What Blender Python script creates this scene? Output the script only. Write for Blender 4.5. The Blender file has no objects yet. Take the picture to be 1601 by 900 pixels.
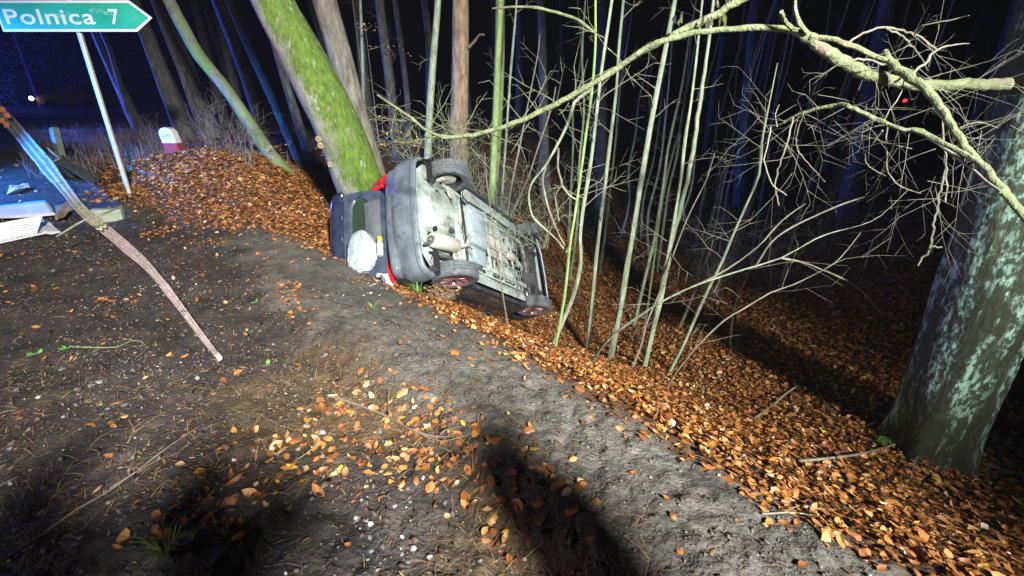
import bpy, bmesh, math, random
import numpy as np
from mathutils import Vector, Matrix

random.seed(7)
rng = np.random.default_rng(7)
S = bpy.context.scene
C = S.collection

# ------------------------------------------------------------------ camera
FPX, TH, CH = 680.0, math.radians(21.5), 1.6
cd = bpy.data.cameras.new('camera')
cam = bpy.data.objects.new('camera', cd)
C.objects.link(cam)
cam.location = (0, 0, CH)
cam.rotation_euler = (math.radians(90) - TH, 0, 0)
cd.sensor_width = 36
cd.lens = FPX * 36 / 1601
cd.clip_start, cd.clip_end = 0.02, 600
S.camera = cam

# ------------------------------------------------------------------ night sky and light
W = bpy.data.worlds.new('World')
S.world = W
W.use_nodes = True
wn = W.node_tree
bg = wn.nodes['Background']
sky = wn.nodes.new('ShaderNodeTexSky')
sky.sky_type = 'NISHITA'
sky.sun_disc = False
sky.sun_elevation = math.radians(-6)
sky.sun_rotation = math.radians(200)
wn.links.new(sky.outputs[0], bg.inputs[0])
bg.inputs[1].default_value = 0.05
vs = S.view_settings
vs.view_transform, vs.look, vs.exposure, vs.gamma = 'Standard', 'None', 0.0, 1.0
vs.use_curve_mapping = False


def lamp(name, kind, loc, energy, col, target=None, size=0.2, angle=None, blend=1.0):
    l = bpy.data.lights.new(name, kind)
    o = bpy.data.objects.new(name, l)
    C.objects.link(o)
    o.location = loc
    l.energy, l.color = energy, col
    l.shadow_soft_size = size
    if kind == 'SPOT':
        l.spot_size, l.spot_blend = math.radians(angle), blend
    if target is not None:
        o.rotation_euler = (Vector(target) - Vector(loc)).to_track_quat('-Z', 'Y').to_euler()
    return o


# work light on the mast of the fire engine standing on the road behind the camera
lamp('mast_floodlight', 'SPOT', (3.4, -5.4, 5.5), 27000, (0.98, 1.0, 0.95), (-1.9, 7.4, -0.1), 0.42, 53, 1.0)
# blue beacons and rear lamps of the patrol cars parked on the road to the left
lamp('blue_beacon', 'SPOT', (-19.8, 15.6, 3.6), 13000, (0.06, 0.12, 1.0), (-4.0, 16.0, 4.5), 0.15, 71, 0.35)
lamp('blue_beacon', 'SPOT', (-9.6, 5.2, 2.4), 5200, (0.02, 0.22, 1.0), (-7.4, 7.3, 1.0), 0.12, 80, 0.8)
lamp('blue_beacon', 'POINT', (-50.0, 38.0, 5.0), 9000, (0.05, 0.07, 1.0), None, 0.15)  # added beacon that turns the added spruces blue
lamp('fill_lamp', 'POINT', (-8.0, -2.0, 2.4), 470, (0.96, 0.80, 1.0), None, 0.3)  # added fill that lifts the shadows, no vehicle stands there
lamp('red_tail_lamp', 'POINT', (-39.0, 30.0, 1.6), 900, (1.0, 0.12, 0.30), None, 0.3)

# ------------------------------------------------------------------ terrain
_perm = np.random.default_rng(3).random((256, 256))


def vnoise(x, y):
    x, y = np.asarray(x, float), np.asarray(y, float)
    xi, yi = np.floor(x).astype(int), np.floor(y).astype(int)
    fx, fy = x - xi, y - yi
    fx, fy = fx * fx * (3 - 2 * fx), fy * fy * (3 - 2 * fy)
    g = lambda a, b: _perm[a & 255, b & 255]
    return ((g(xi, yi) * (1 - fx) + g(xi + 1, yi) * fx) * (1 - fy) + (g(xi, yi + 1) * (1 - fx) + g(xi + 1, yi + 1) * fx) * fy)


def fbm(x, y, o=4):
    s, a, t = 0, 0.5, 0
    for k in range(o):
        s = s + a * vnoise(x * 2 ** k + 17 * k, y * 2 ** k + 31 * k)
        t += a
        a *= 0.5
    return s / t - 0.5


def sm(a, b, x):
    t = np.clip((x - a) / (b - a), 0, 1)
    return t * t * (3 - 2 * t)


def uv(X, Y):
    return (X + Y) / 1.41421356, (Y - X) / 1.41421356


def xy(u, v):
    return (u - v) / 1.41421356, (u + v) / 1.41421356


def leaf_edge(v):      # distance from the road beyond which leaves cover the ground
    return np.interp(v, [-20, -1, 2.5, 5.0, 5.4, 6.6, 8, 9.5, 30], [1.75, 1.8, 2.25, 2.45, 2.15, 1.6, 0.9, 0.55, 0.5])


def H(X, Y, fine=True):
    X, Y = np.asarray(X, float), np.asarray(Y, float)
    u, v = uv(X, Y)
    r = np.interp(v, [-100, 3, 4.5, 6, 7.6, 9.5, 11.6, 14.2, 68, 300], [0, 0, .02, .09, .24, .42, .66, .95, 2.5, 5])
    ur = np.interp(v, [-50, 4.6, 6.5, 11, 20], [1.45, 1.5, 2.1, 3.0, 3.4])
    D = np.interp(v, [-30, -2, 0, 2.2, 3.6, 7, 10, 13, 16, 40], [.8, .8, .88, 1.5, 2.1, 2.2, 1.4, .6, .2, .1])
    L = np.interp(v, [-2, 0, 2.2, 3.6, 8, 12], [2.4, 2.6, 3.5, 4.2, 3.6, 3])
    s = (u - ur) / L
    t = np.clip(s, 0, 1)
    z = r - D * (0.75 * t * t * (3 - 2 * t) + 0.25 * t)
    z = z + 0.03 * np.clip(u - ur - L, 0, 30) * sm(0, 4, u - ur - L) * 0.9
    # leaf bank behind the sign post
    z = z + 0.42 * np.exp(-((u - 2.1) / 1.1) ** 2 - ((v - 10.3) / 1.7) ** 2)
    # low shoulder and wheel rut of the mud track
    z = z + 0.05 * np.exp(-((u - 1.25) / .25) ** 2) * sm(7, 4, v) - 0.05 * np.exp(-((u - 0.85) / .2) ** 2) * sm(7, 4, v)
    d = np.hypot(X, Y)
    z = z + fbm(X * 0.5, Y * 0.5, 3) * 0.16 * sm(2, 8, d)
    if fine:
        z = z + fbm(X * 3.1, Y * 3.1, 4) * 0.06 + (np.abs(fbm(X * 9, Y * 9, 3)) - .1) * 0.07 + fbm(X * 24 + 5, Y * 24, 3) * 0.022
    return z


CT, ST = math.cos(TH), math.sin(TH)


def ray(px, py):       # direction with unit depth along the lens axis
    x, y = (px - 800.5) / FPX, (450 - py) / FPX
    return np.array([x, CT + y * ST, -ST + y * CT])


def P(px, py, Y):      # the point seen at a pixel, Y metres ahead of the camera
    d = ray(px, py)
    t = Y / d[1]
    return np.array([d[0] * t, Y, CH + d[2] * t])


def G(px, py, far=60):  # ground point seen at a pixel
    d = ray(px, py)
    t = np.concatenate([np.arange(1.0, 14, .01), np.arange(14, far, .1)])
    X, Y, Z = d[0] * t, d[1] * t, CH + d[2] * t
    k = np.nonzero(Z < H(X, Y))[0]
    k = k[0] if len(k) else len(t) - 1
    return np.array([X[k], Y[k], H(X[k], Y[k])])


def pix(p):            # pixel and depth of a point (arrays)
    p = np.asarray(p, float)
    z = p[..., 2] - CH
    d = p[..., 1] * CT - z * ST
    yy = p[..., 1] * ST + z * CT
    return 800.5 + FPX * p[..., 0] / d, 450 - FPX * yy / d, d


# ------------------------------------------------------------------ materials
def mat(name, col, rough=0.7, var=0.25, scale=6.0, col2=None, bump=0.0, bscale=30.0, metal=0.0, stretch=(1, 1, 1),
        emit=None, estr=0.0, spec=0.4, lo=0.35, hi=0.65, trans=0.0, coat=0.0):
    m = bpy.data.materials.new(name)
    m.use_nodes = True
    nt = m.node_tree
    b = nt.nodes['Principled BSDF']
    b.inputs['Roughness'].default_value = rough
    b.inputs['Metallic'].default_value = metal
    b.inputs['Specular IOR Level'].default_value = spec
    b.inputs['Transmission Weight'].default_value = trans
    b.inputs['Coat Weight'].default_value = coat
    tc = nt.nodes.new('ShaderNodeTexCoord')
    mp = nt.nodes.new('ShaderNodeMapping')
    mp.inputs['Scale'].default_value = stretch
    nt.links.new(tc.outputs['Object'], mp.inputs[0])
    n = nt.nodes.new('ShaderNodeTexNoise')
    n.inputs['Scale'].default_value = scale
    n.inputs['Detail'].default_value = 8
    n.inputs['Roughness'].default_value = 0.65
    nt.links.new(mp.outputs[0], n.inputs[0])
    cr = nt.nodes.new('ShaderNodeValToRGB')
    cr.color_ramp.elements[0].position, cr.color_ramp.elements[1].position = lo, hi
    c2 = col2 or tuple(min(1, c * (1 + var)) for c in col)
    c1 = col if col2 else tuple(c * (1 - var) for c in col)
    cr.color_ramp.elements[0].color = (*c1, 1)
    cr.color_ramp.elements[1].color = (*c2, 1)
    nt.links.new(n.outputs[0], cr.inputs[0])
    nt.links.new(cr.outputs[0], b.inputs['Base Color'])
    if bump:
        n2 = nt.nodes.new('ShaderNodeTexNoise')
        n2.inputs['Scale'].default_value = bscale
        n2.inputs['Detail'].default_value = 6
        nt.links.new(mp.outputs[0], n2.inputs[0])
        bp = nt.nodes.new('ShaderNodeBump')
        bp.inputs['Strength'].default_value = bump
        bp.inputs['Distance'].default_value = 0.02
        nt.links.new(n2.outputs[0], bp.inputs['Height'])
        nt.links.new(bp.outputs[0], b.inputs['Normal'])
    if emit:
        b.inputs['Emission Color'].default_value = (*emit, 1)
        b.inputs['Emission Strength'].default_value = estr
    m['ramp'] = cr.name
    return m


def overlay(m, col, scale, lo, hi, stretch=(1, 1, 1), normal=None, noff=0.0, detail=8, mult=1.0, col2=None, cscale=12.0):
    """second layer of colour (moss, lichen, dirt) laid over a material where a noise, and if asked the side of the thing, says so"""
    nt = m.node_tree
    b = nt.nodes['Principled BSDF']
    src = b.inputs['Base Color'].links[0].from_socket
    tc = nt.nodes.new('ShaderNodeTexCoord')
    mp = nt.nodes.new('ShaderNodeMapping')
    mp.inputs['Scale'].default_value = stretch
    nt.links.new(tc.outputs['Object'], mp.inputs[0])
    n = nt.nodes.new('ShaderNodeTexNoise')
    n.inputs['Scale'].default_value = scale
    n.inputs['Detail'].default_value = detail
    n.inputs['Roughness'].default_value = 0.7
    nt.links.new(mp.outputs[0], n.inputs[0])
    fac = n.outputs[0]
    if normal is not None:
        dp = nt.nodes.new('ShaderNodeVectorMath')
        dp.operation = 'DOT_PRODUCT'
        nt.links.new(tc.outputs['Normal'], dp.inputs[0])
        dp.inputs[1].default_value = normal
        ma = nt.nodes.new('ShaderNodeMath')
        ma.operation = 'MULTIPLY_ADD'
        nt.links.new(dp.outputs['Value'], ma.inputs[0])
        ma.inputs[1].default_value = 0.35
        ma.inputs[2].default_value = noff
        ad = nt.nodes.new('ShaderNodeMath')
        nt.links.new(fac, ad.inputs[0])
        nt.links.new(ma.outputs[0], ad.inputs[1])
        fac = ad.outputs[0]
    mr = nt.nodes.new('ShaderNodeMapRange')
    mr.inputs['From Min'].default_value, mr.inputs['From Max'].default_value = lo, hi
    mr.inputs['To Max'].default_value = mult
    nt.links.new(fac, mr.inputs['Value'])
    mx = nt.nodes.new('ShaderNodeMixRGB')
    nt.links.new(mr.outputs[0], mx.inputs[0])
    nt.links.new(src, mx.inputs[1])
    mx.inputs[2].default_value = (*col, 1)
    if col2:
        n2 = nt.nodes.new('ShaderNodeTexNoise')
        n2.inputs['Scale'].default_value = cscale
        n2.inputs['Detail'].default_value = 8
        n2.inputs['Roughness'].default_value = .75
        nt.links.new(mp.outputs[0], n2.inputs[0])
        cr = nt.nodes.new('ShaderNodeValToRGB')
        cr.color_ramp.elements[0].position, cr.color_ramp.elements[1].position = .36, .64
        cr.color_ramp.elements[0].color, cr.color_ramp.elements[1].color = (*col, 1), (*col2, 1)
        nt.links.new(n2.outputs[0], cr.inputs[0])
        nt.links.new(cr.outputs[0], mx.inputs[2])
    nt.links.new(mx.outputs[0], b.inputs['Base Color'])
    return m


def attr_mat(name, rough, noise_scale, amount, bump, bscale, spec=0.4, bdist=0.02):
    """colour from the mesh's own 'tint' attribute, roughened by noise"""
    m = mat(name, (1, 1, 1), rough, amount, noise_scale, bump=bump, bscale=bscale, spec=spec)
    nt = m.node_tree
    b = nt.nodes['Principled BSDF']
    src = b.inputs['Base Color'].links[0].from_socket
    at = nt.nodes.new('ShaderNodeAttribute')
    at.attribute_name = 'tint'
    mx = nt.nodes.new('ShaderNodeMixRGB')
    mx.blend_type = 'MULTIPLY'
    mx.inputs[0].default_value = 1
    nt.links.new(at.outputs['Color'], mx.inputs[1])
    nt.links.new(src, mx.inputs[2])
    nt.links.new(mx.outputs[0], b.inputs['Base Color'])
    return m


M = {}
M['ground'] = attr_mat('soil', 0.75, 22.0, 0.45, 0.9, 55.0)
M['litter'] = attr_mat('dead_leaf_litter', 0.4, 60.0, 0.25, 0.0, 1.0, 0.5)
M['gravel'] = attr_mat('gravel_stone', 0.6, 60.0, 0.2, 0.3, 80.0)
M['needles'] = attr_mat('needle_straw', 0.7, 30.0, 0.2, 0.0, 1.0)
M['moss_bark'] = mat('mossy_beech_bark', (0.10, 0.095, 0.075), 0.85, .4, 5, (0.26, 0.25, 0.19), 1.0, 45, stretch=(1, 1, .5))
overlay(M['moss_bark'], (0.030, 0.070, 0.006), 5.0, .46, .60, (1, 1, .45), (0.80, -0.55, 0), -0.13, col2=(0.115, 0.175, 0.020), cscale=18)
overlay(M['moss_bark'], (0.27, 0.29, 0.22), 9.0, .60, .66, (1, 1, .5))
M['grey_bark'] = mat('grey_rough_bark', (0.07, 0.06, 0.05), 0.9, .4, 14, (0.21, 0.185, 0.155), 1.0, 30, stretch=(1, 1, .25))
M['pine_bark'] = mat('brown_pine_bark', (0.11, 0.07, 0.045), 0.9, .4, 12, (0.30, 0.21, 0.14), 1.0, 26, stretch=(1, 1, .3))
M['dark_bark'] = mat('dark_forest_bark', (0.038, 0.036, 0.032), 0.9, .4, 9, (0.105, 0.10, 0.09), .8, 20, stretch=(1, 1, .4))
overlay(M['dark_bark'], (0.15, 0.17, 0.13), 5.0, .58, .66, (1, 1, .4))
M['green_bark'] = mat('thin_mossy_bark', (0.10, 0.10, 0.07), 0.85, .4, 8, (0.25, 0.25, 0.18), .7, 25, stretch=(1, 1, .4))
overlay(M['green_bark'], (0.12, 0.19, 0.04), 4.0, .46, .58, (1, 1, .4))
M['sapling_bark'] = mat('pale_sapling_bark', (0.115, 0.145, 0.085), 0.75, .3, 12, (0.26, 0.295, 0.21), .3, 40, stretch=(1, 1, .5))
M['lime_bark'] = mat('algae_green_sapling_bark', (0.12, 0.19, 0.05), 0.75, .3, 12, (0.25, 0.345, 0.12), .3, 40, stretch=(1, 1, .5))
overlay(M['sapling_bark'], (0.10, 0.115, 0.07), 9.0, .54, .64, (1, 1, .35), mult=.8)
overlay(M['sapling_bark'], (0.36, 0.38, 0.33), 13.0, .62, .68, (1, 1, .6))
overlay(M['lime_bark'], (0.12, 0.16, 0.07), 9.0, .54, .64, (1, 1, .35), mult=.8)
M['branch_bark'] = mat('algae_green_branch_bark', (0.085, 0.102, 0.045), 0.85, .3, 14, (0.19, 0.22, 0.11), .9, 50)
overlay(M['branch_bark'], (0.15, 0.115, 0.085), 5.0, .56, .62)
overlay(M['branch_bark'], (0.24, 0.24, 0.20), 9.0, .60, .66)
M['twig'] = mat('pale_twig_bark', (0.12, 0.11, 0.08), 0.8, .3, 10, (0.25, 0.23, 0.17))
M['brown_twig'] = mat('brown_twig_bark', (0.09, 0.065, 0.045), 0.8, .3, 10, (0.20, 0.15, 0.11))
M['lichen_bark'] = mat('old_beech_bark_with_lichen', (0.018, 0.024, 0.012), 0.75, .4, 7, (0.050, 0.060, 0.032), .55, 30, stretch=(1, 1, .22))
overlay(M['lichen_bark'], (0.28, 0.46, 0.38), 5.2, .475, .55, (1, 1, .20), None, 0, 14)
overlay(M['lichen_bark'], (0.022, 0.028, 0.014), 30.0, .44, .52, (1, 1, .5), None, 0, 8, .95)
overlay(M['lichen_bark'], (0.07, 0.09, 0.035), 2.2, .52, .66, (1, 1, .3), mult=.5)
overlay(M['lichen_bark'], (0.50, 0.58, 0.50), 30.0, .665, .69)
M['moss_tuft'] = mat('moss', (0.02, 0.07, 0.006), .9, .3, 30, (0.06, 0.14, 0.012), .8, 60)
M['paint'] = mat('dirty_silver_blue_paint', (0.095, 0.115, 0.14), 0.5, .25, 5, (0.185, 0.215, 0.25), .08, 60, metal=.25, coat=.3)
overlay(M['paint'], (0.07, 0.06, 0.05), 7.0, .55, .68, (3, 1, 1), mult=.75)
overlay(M['paint'], (0.02, 0.02, 0.02), 22.0, .66, .70, (1, .25, 1), mult=.9)
overlay(M['paint'], (0.34, 0.36, 0.38), 30.0, .69, .71, (1, .12, 3))
M['shaded_paint'] = mat('shaded_blue_grey_paint', (0.022, 0.026, 0.036), 0.30, .3, 7, (0.05, 0.056, 0.068), .06, 60, coat=.5)  # car paint darkened, shade on the body sides put into the colour
overlay(M['shaded_paint'], (0.12, 0.105, 0.085), 9.0, .55, .70, mult=.6)
M['hatch_paint'] = mat('navy_blue_paint', (0.010, 0.014, 0.034), 0.22, .3, 7, (0.022, 0.030, 0.06), coat=.8)
M['hatch_inner'] = mat('dark_blue_inner_frame', (0.022, 0.030, 0.050), 0.4, .25, 7, (0.060, 0.078, 0.11))
M['trim_grey'] = mat('grey_trim_plastic', (0.085, 0.092, 0.10), 0.55, .2, 12)
M['under'] = mat('pale_green_grey_underseal', (0.225, 0.27, 0.25), 0.6, .25, 5, (0.42, 0.47, 0.435), .35, 40)
overlay(M['under'], (0.10, 0.11, 0.10), 11.0, .58, .68, mult=.75)
overlay(M['under'], (0.14, 0.11, 0.075), 24.0, .62, .70, mult=.7)
overlay(M['under'], (0.075, 0.07, 0.062), 2.6, .52, .70, mult=.65)
overlay(M['under'], (0.11, 0.08, 0.05), 5.5, .50, .64, mult=.6)
M['under_blue'] = mat('blue_grey_tank_plastic', (0.20, 0.25, 0.29), 0.55, .2, 6, (0.32, 0.37, 0.40), .2, 40)
overlay(M['under_blue'], (0.09, 0.09, 0.085), 14.0, .6, .7, mult=.7)
M['muffler'] = mat('pale_exhaust_metal', (0.42, 0.42, 0.37), 0.5, .2, 9, (0.58, 0.57, 0.50), .2, 40, metal=.3)
overlay(M['muffler'], (0.20, 0.10, 0.05), 6.0, .54, .66, mult=.7)
M['mech'] = mat('oily_dark_metal', (0.035, 0.035, 0.035), 0.5, .4, 14, (0.15, 0.145, 0.135), .6, 50, metal=.3)
M['black'] = mat('black_plastic', (0.012, 0.012, 0.013), 0.5, .3, 20)
M['rubber'] = mat('dusty_tyre_rubber', (0.055, 0.062, 0.07), 0.75, .3, 20, (0.13, 0.14, 0.15), .4, 90)
M['rim'] = mat('black_alloy', (0.03, 0.03, 0.034), 0.35, .3, 12, (0.10, 0.10, 0.11), metal=.6)
M['rim_silver'] = mat('silver_alloy_face', (0.45, 0.43, 0.43), 0.35, .2, 12, metal=.6)
M['rim_red'] = mat('red_rim_lip', (0.24, 0.06, 0.065), 0.45, .25, 14)
M['tail_red'] = mat('red_lamp_lens', (0.55, 0.012, 0.02), 0.15, .2, 20, coat=.6)
M['tail_smoke'] = mat('smoked_lamp_lens', (0.16, 0.08, 0.08), 0.15, .2, 20, coat=.6)
M['glass'] = mat('dark_green_car_glass', (0.05, 0.09, 0.06), 0.03, .1, 3, trans=.55, spec=.6)
M['white_cloth'] = mat('white_fabric', (0.33, 0.37, 0.39), 0.85, .2, 6, bump=1.0, bscale=11)
M['white_plastic'] = mat('white_plastic', (0.72, 0.73, 0.74), 0.5, .08, 10)
M['yellow'] = mat('yellow_plastic', (0.75, 0.55, 0.01), 0.4, .1, 10)
M['bottle'] = mat('clear_bottle_plastic', (0.40, 0.45, 0.46), 0.2, .1, 10)
M['steel'] = mat('galvanised_steel', (0.30, 0.29, 0.27), 0.5, .2, 9, (0.46, 0.45, 0.42), .15, 50, metal=.2)
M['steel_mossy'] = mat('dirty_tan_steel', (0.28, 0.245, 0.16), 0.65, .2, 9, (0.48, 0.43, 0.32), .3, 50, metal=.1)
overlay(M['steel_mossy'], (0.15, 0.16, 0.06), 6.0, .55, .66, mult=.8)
M['steel_pink_light'] = mat('pink_lit_steel', (0.34, 0.25, 0.235), 0.5, .2, 12, (0.55, 0.45, 0.44), .3, 50, metal=.15)  # pink light on the rail end put into its colour
overlay(M['steel_pink_light'], (0.12, 0.07, 0.05), 16.0, .55, .66, mult=.8)
overlay(M['steel'], (0.16, 0.14, 0.09), 7.0, .56, .66, mult=.8)
overlay(M['steel'], (0.24, 0.15, 0.05), 11.0, .66, .72)
M['post_steel'] = mat('weathered_green_steel', (0.14, 0.16, 0.12), 0.6, .3, 9, (0.24, 0.26, 0.20), .2, 50, metal=.3)
M['pole'] = mat('grey_galvanised_pole', (0.42, 0.43, 0.44), 0.5, .12, 12, metal=.3)
M['sign_green'] = mat('green_sign_sheeting', (0.012, 0.30, 0.20), 0.35, .12, 1.5, (0.03, 0.42, 0.30))
overlay(M['sign_green'], (0.30, 0.62, 0.52), 3.2, .58, .66, (1, 1, 2.0), mult=.6)  # paler patches paint glare along with dirt
M['sign_white'] = mat('white_sign_sheeting', (0.70, 0.72, 0.72), 0.4, .04, 8)
M['stone_white'] = mat('white_painted_concrete', (0.62, 0.63, 0.62), 0.8, .1, 9, bump=.3, bscale=60)
M['stone_red'] = mat('red_painted_concrete', (0.26, 0.035, 0.04), 0.8, .2, 9, bump=.3, bscale=60)
M['ink'] = mat('dark_ink', (0.03, 0.03, 0.035), 0.7, .1, 8)
M['panel_grey'] = mat('scuffed_grey_white_plastic', (0.44, 0.42, 0.44), 0.55, .2, 6, (0.6, 0.58, 0.6))
overlay(M['panel_grey'], (0.20, 0.16, 0.10), 8.0, .58, .68, mult=.7)
M['brown_board'] = mat('brown_torn_board', (0.20, 0.14, 0.08), 0.85, .3, 9, bump=.3, bscale=40)
M['concrete'] = mat('mossy_concrete', (0.20, 0.23, 0.17), 0.9, .3, 14, (0.30, 0.33, 0.26), .5, 60)
M['orange_lens'] = mat('orange_white_reflector', (0.80, 0.30, 0.12), 0.3, .1, 9)
M['scar'] = mat('old_bark_scar', (.16, .11, .06), .9, .4, 40, (.34, .27, .17), .8, 60)
M['lump'] = mat('dark_earth', (.05, .04, .032), .9, .4, 30, (.12, .095, .075), .9, 60)
M['clump_leaf'] = mat('brown_beech_leaf', (.20, .09, .03), .5, .3, 20, (.36, .19, .075))
M['green_leaf'] = mat('fresh_green_leaf', (0.08, 0.28, 0.05), 0.5, .3, 30)
M['grass'] = mat('green_grass', (0.10, 0.20, 0.03), 0.6, .3, 30)
M['dry_leaf'] = mat('dry_beech_leaf', (0.42, 0.26, 0.09), 0.6, .3, 30)
M['pale_leaf'] = mat('pale_dry_leaf', (0.55, 0.55, 0.30), 0.6, .2, 30)
M['needle_tree'] = mat('conifer_needles', (0.07, 0.09, 0.07), 0.8, .4, 6)
M['reed'] = mat('dry_stalks', (0.12, 0.09, 0.08), 0.8, .4, 6)
M['lit_lens'] = mat('lit_headlamp', (.9, .9, .9), .3, .02, 5, emit=(1, .9, .92), estr=9)
M['lit_red'] = mat('lit_red_lens', (.5, .02, .02), .3, .02, 5, emit=(1, .02, .03), estr=3)
M['far_paint'] = mat('far_car_paint', (.42, .22, .30), .35, .1, 5, coat=.5)
M['skin'] = mat('skin', (.45, .28, .21), .6, .1, 8)
M['coat_dark'] = mat('dark_jacket_cloth', (.03, .032, .04), .9, .2, 9)


# ------------------------------------------------------------------ mesh helpers
class MB:
    def __init__(s):
        s.v, s.f, s.n = [], [], 0

    def add(s, v, f):
        v = [tuple(map(float, p)) for p in v]
        s.v += v
        s.f += [tuple(i + s.n for i in q) for q in f]
        s.n += len(v)
        return s

    def build(s, name, m, parent=None, base=(0, 0, 0), smooth=True, link=True):
        me = bpy.data.meshes.new(name)
        b = np.array(base, float)
        v = (np.array(s.v) - b) if s.v else np.zeros((0, 3))
        me.from_pydata(v.tolist(), [], s.f)
        me.validate()
        bm = bmesh.new()
        bm.from_mesh(me)
        bmesh.ops.recalc_face_normals(bm, faces=bm.faces)
        bm.to_mesh(me)
        bm.free()
        for mm in (m if isinstance(m, (list, tuple)) else [m]):
            me.materials.append(M[mm] if isinstance(mm, str) else mm)
        if smooth:
            me.polygons.foreach_set('use_smooth', [True] * len(me.polygons))
            me.set_sharp_from_angle(angle=math.radians(42))
        o = bpy.data.objects.new(name, me)
        C.objects.link(o)
        if parent is not None:
            o.parent = parent
        else:
            o.location = base
        return o


def tag(o, label=None, cat=None, group=None, kind=None):
    if label: o['label'] = label
    if cat: o['category'] = cat
    if group: o['group'] = group
    if kind: o['kind'] = kind
    return o


def thing(name, label, cat, loc=(0, 0, 0), group=None, mw=None):
    o = bpy.data.objects.new(name, None)
    C.objects.link(o)
    if mw is not None:
        o.matrix_world = mw
    else:
        o.location = tuple(map(float, loc))
    o.empty_display_size = .1
    return tag(o, label, cat, group)


def frames(pts):
    pts = np.asarray(pts, float)
    t = np.gradient(pts, axis=0)
    t /= np.linalg.norm(t, axis=1)[:, None] + 1e-12
    a = np.array([0, 0, 1.]) if abs(t[0][2]) < .8 else np.array([1., 0, 0])
    u = np.cross(t[0], a)
    u /= np.linalg.norm(u)
    U, V = [], []
    for k in range(len(pts)):
        u = u - t[k] * np.dot(u, t[k])
        u /= np.linalg.norm(u) + 1e-12
        U.append(u)
        V.append(np.cross(t[k], u))
    return np.array(U), np.array(V)


def tube(mb, pts, rad, sides=6, rough=0.0, rfreq=3.0, cap=True, seed=0.0):
    pts = np.asarray(pts, float)
    n = len(pts)
    rad = np.broadcast_to(np.asarray(rad, float), (n,))
    U, V = frames(pts)
    a = np.arange(sides) * 2 * math.pi / sides
    v = []
    arc = np.concatenate([[0], np.cumsum(np.linalg.norm(np.diff(pts, axis=0), axis=1))])
    for k in range(n):
        r = rad[k]
        if rough:
            q = fbm(np.cos(a) * 1.6 + seed * 7.3 + 40, np.sin(a) * 1.6 + arc[k] * rfreq + seed * 3.1 + 40, 4)
            r = r * (1 + rough * q * 2)
        v += list(pts[k] + (np.cos(a) * r)[:, None] * U[k] + (np.sin(a) * r)[:, None] * V[k])
    f = []
    for k in range(n - 1):
        for j in range(sides):
            j2 = (j + 1) % sides
            f.append((k * sides + j, k * sides + j2, (k + 1) * sides + j2, (k + 1) * sides + j))
    if cap:
        f.append(tuple(range(sides))[::-1])
        f.append(tuple(range((n - 1) * sides, n * sides)))
    mb.add(v, f)
    return mb


def smooth_path(pts, rad, step):
    """Catmull-Rom through the points, resampled"""
    pts, rad = np.asarray(pts, float), np.asarray(rad, float)
    if len(pts) < 3:
        n = max(2, int(np.linalg.norm(pts[-1] - pts[0]) / step) + 1)
        t = np.linspace(0, 1, n)[:, None]
        return pts[0] * (1 - t) + pts[-1] * t, np.interp(np.linspace(0, 1, n), [0, 1], [rad[0], rad[-1]])
    p = np.vstack([2 * pts[0] - pts[1], pts, 2 * pts[-1] - pts[-2]])
    o, r = [], []
    for k in range(1, len(p) - 2):
        L = np.linalg.norm(p[k + 1] - p[k])
        n = max(2, int(L / step))
        for t in np.linspace(0, 1, n, endpoint=False):
            o.append(.5 * (2 * p[k] + (p[k + 1] - p[k - 1]) * t + (2 * p[k - 1] - 5 * p[k] + 4 * p[k + 1] - p[k + 2]) * t * t
                           + (3 * p[k] - p[k - 1] - 3 * p[k + 1] + p[k + 2]) * t ** 3))
            r.append(rad[k - 1] * (1 - t) + rad[k] * t)
    o.append(pts[-1])
    r.append(rad[-1])
    return np.array(o), np.array(r)


def box(mb, c, s, R=None, bev=0.0):
    c = np.array(c, float)
    hx, hy, hz = np.array(s, float) / 2
    b = min(bev, hx * .9, hy * .9, hz * .9)
    if b <= 0:
        v = np.array([(x, y, z) for x in (-hx, hx) for y in (-hy, hy) for z in (-hz, hz)])
        f = [(0, 1, 3, 2), (4, 6, 7, 5), (0, 4, 5, 1), (2, 3, 7, 6), (0, 2, 6, 4), (1, 5, 7, 3)]
    else:
        bm = bmesh.new()
        bmesh.ops.create_cube(bm, size=1)
        for q in bm.verts:
            q.co = (q.co.x * 2 * hx, q.co.y * 2 * hy, q.co.z * 2 * hz)
        bmesh.ops.bevel(bm, geom=list(bm.edges), offset=b, segments=2, affect='EDGES', profile=.6)
        bm.verts.index_update()
        v = np.array([tuple(q.co) for q in bm.verts])
        f = [tuple(q.index for q in fc.verts) for fc in bm.faces]
        bm.free()
    if R is not None:
        v = v @ np.array(R).T
    return mb.add(v + c, f)


def grid(mb, n, m, fn, skip=None, close=False):
    v = [fn(i / (n - 1), j / (m - 1)) for i in range(n) for j in range(m)]
    f = []
    for i in range(n - 1):
        for j in range(m - 1):
            q = (i * m + j, i * m + j + 1, (i + 1) * m + j + 1, (i + 1) * m + j)
            if skip is None or not skip(*(v[k] for k in q)):
                f.append(q)
    return mb.add(v, f)


def lathe(mb, prof, axis_o, axis_d, n=32):
    """profile of (along, radius) turned about an axis"""
    d = np.array(axis_d, float)
    d /= np.linalg.norm(d)
    a = np.array([0, 0, 1.]) if abs(d[2]) < .9 else np.array([1., 0, 0])
    u = np.cross(d, a)
    u /= np.linalg.norm(u)
    w = np.cross(d, u)
    v, f = [], []
    for (h, r) in prof:
        for k in range(n):
            t = 2 * math.pi * k / n
            v.append(np.array(axis_o) + d * h + (u * math.cos(t) + w * math.sin(t)) * r)
    for i in range(len(prof) - 1):
        for k in range(n):
            k2 = (k + 1) % n
            f.append((i * n + k, i * n + k2, (i + 1) * n + k2, (i + 1) * n + k))
    return mb.add(v, f)


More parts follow.
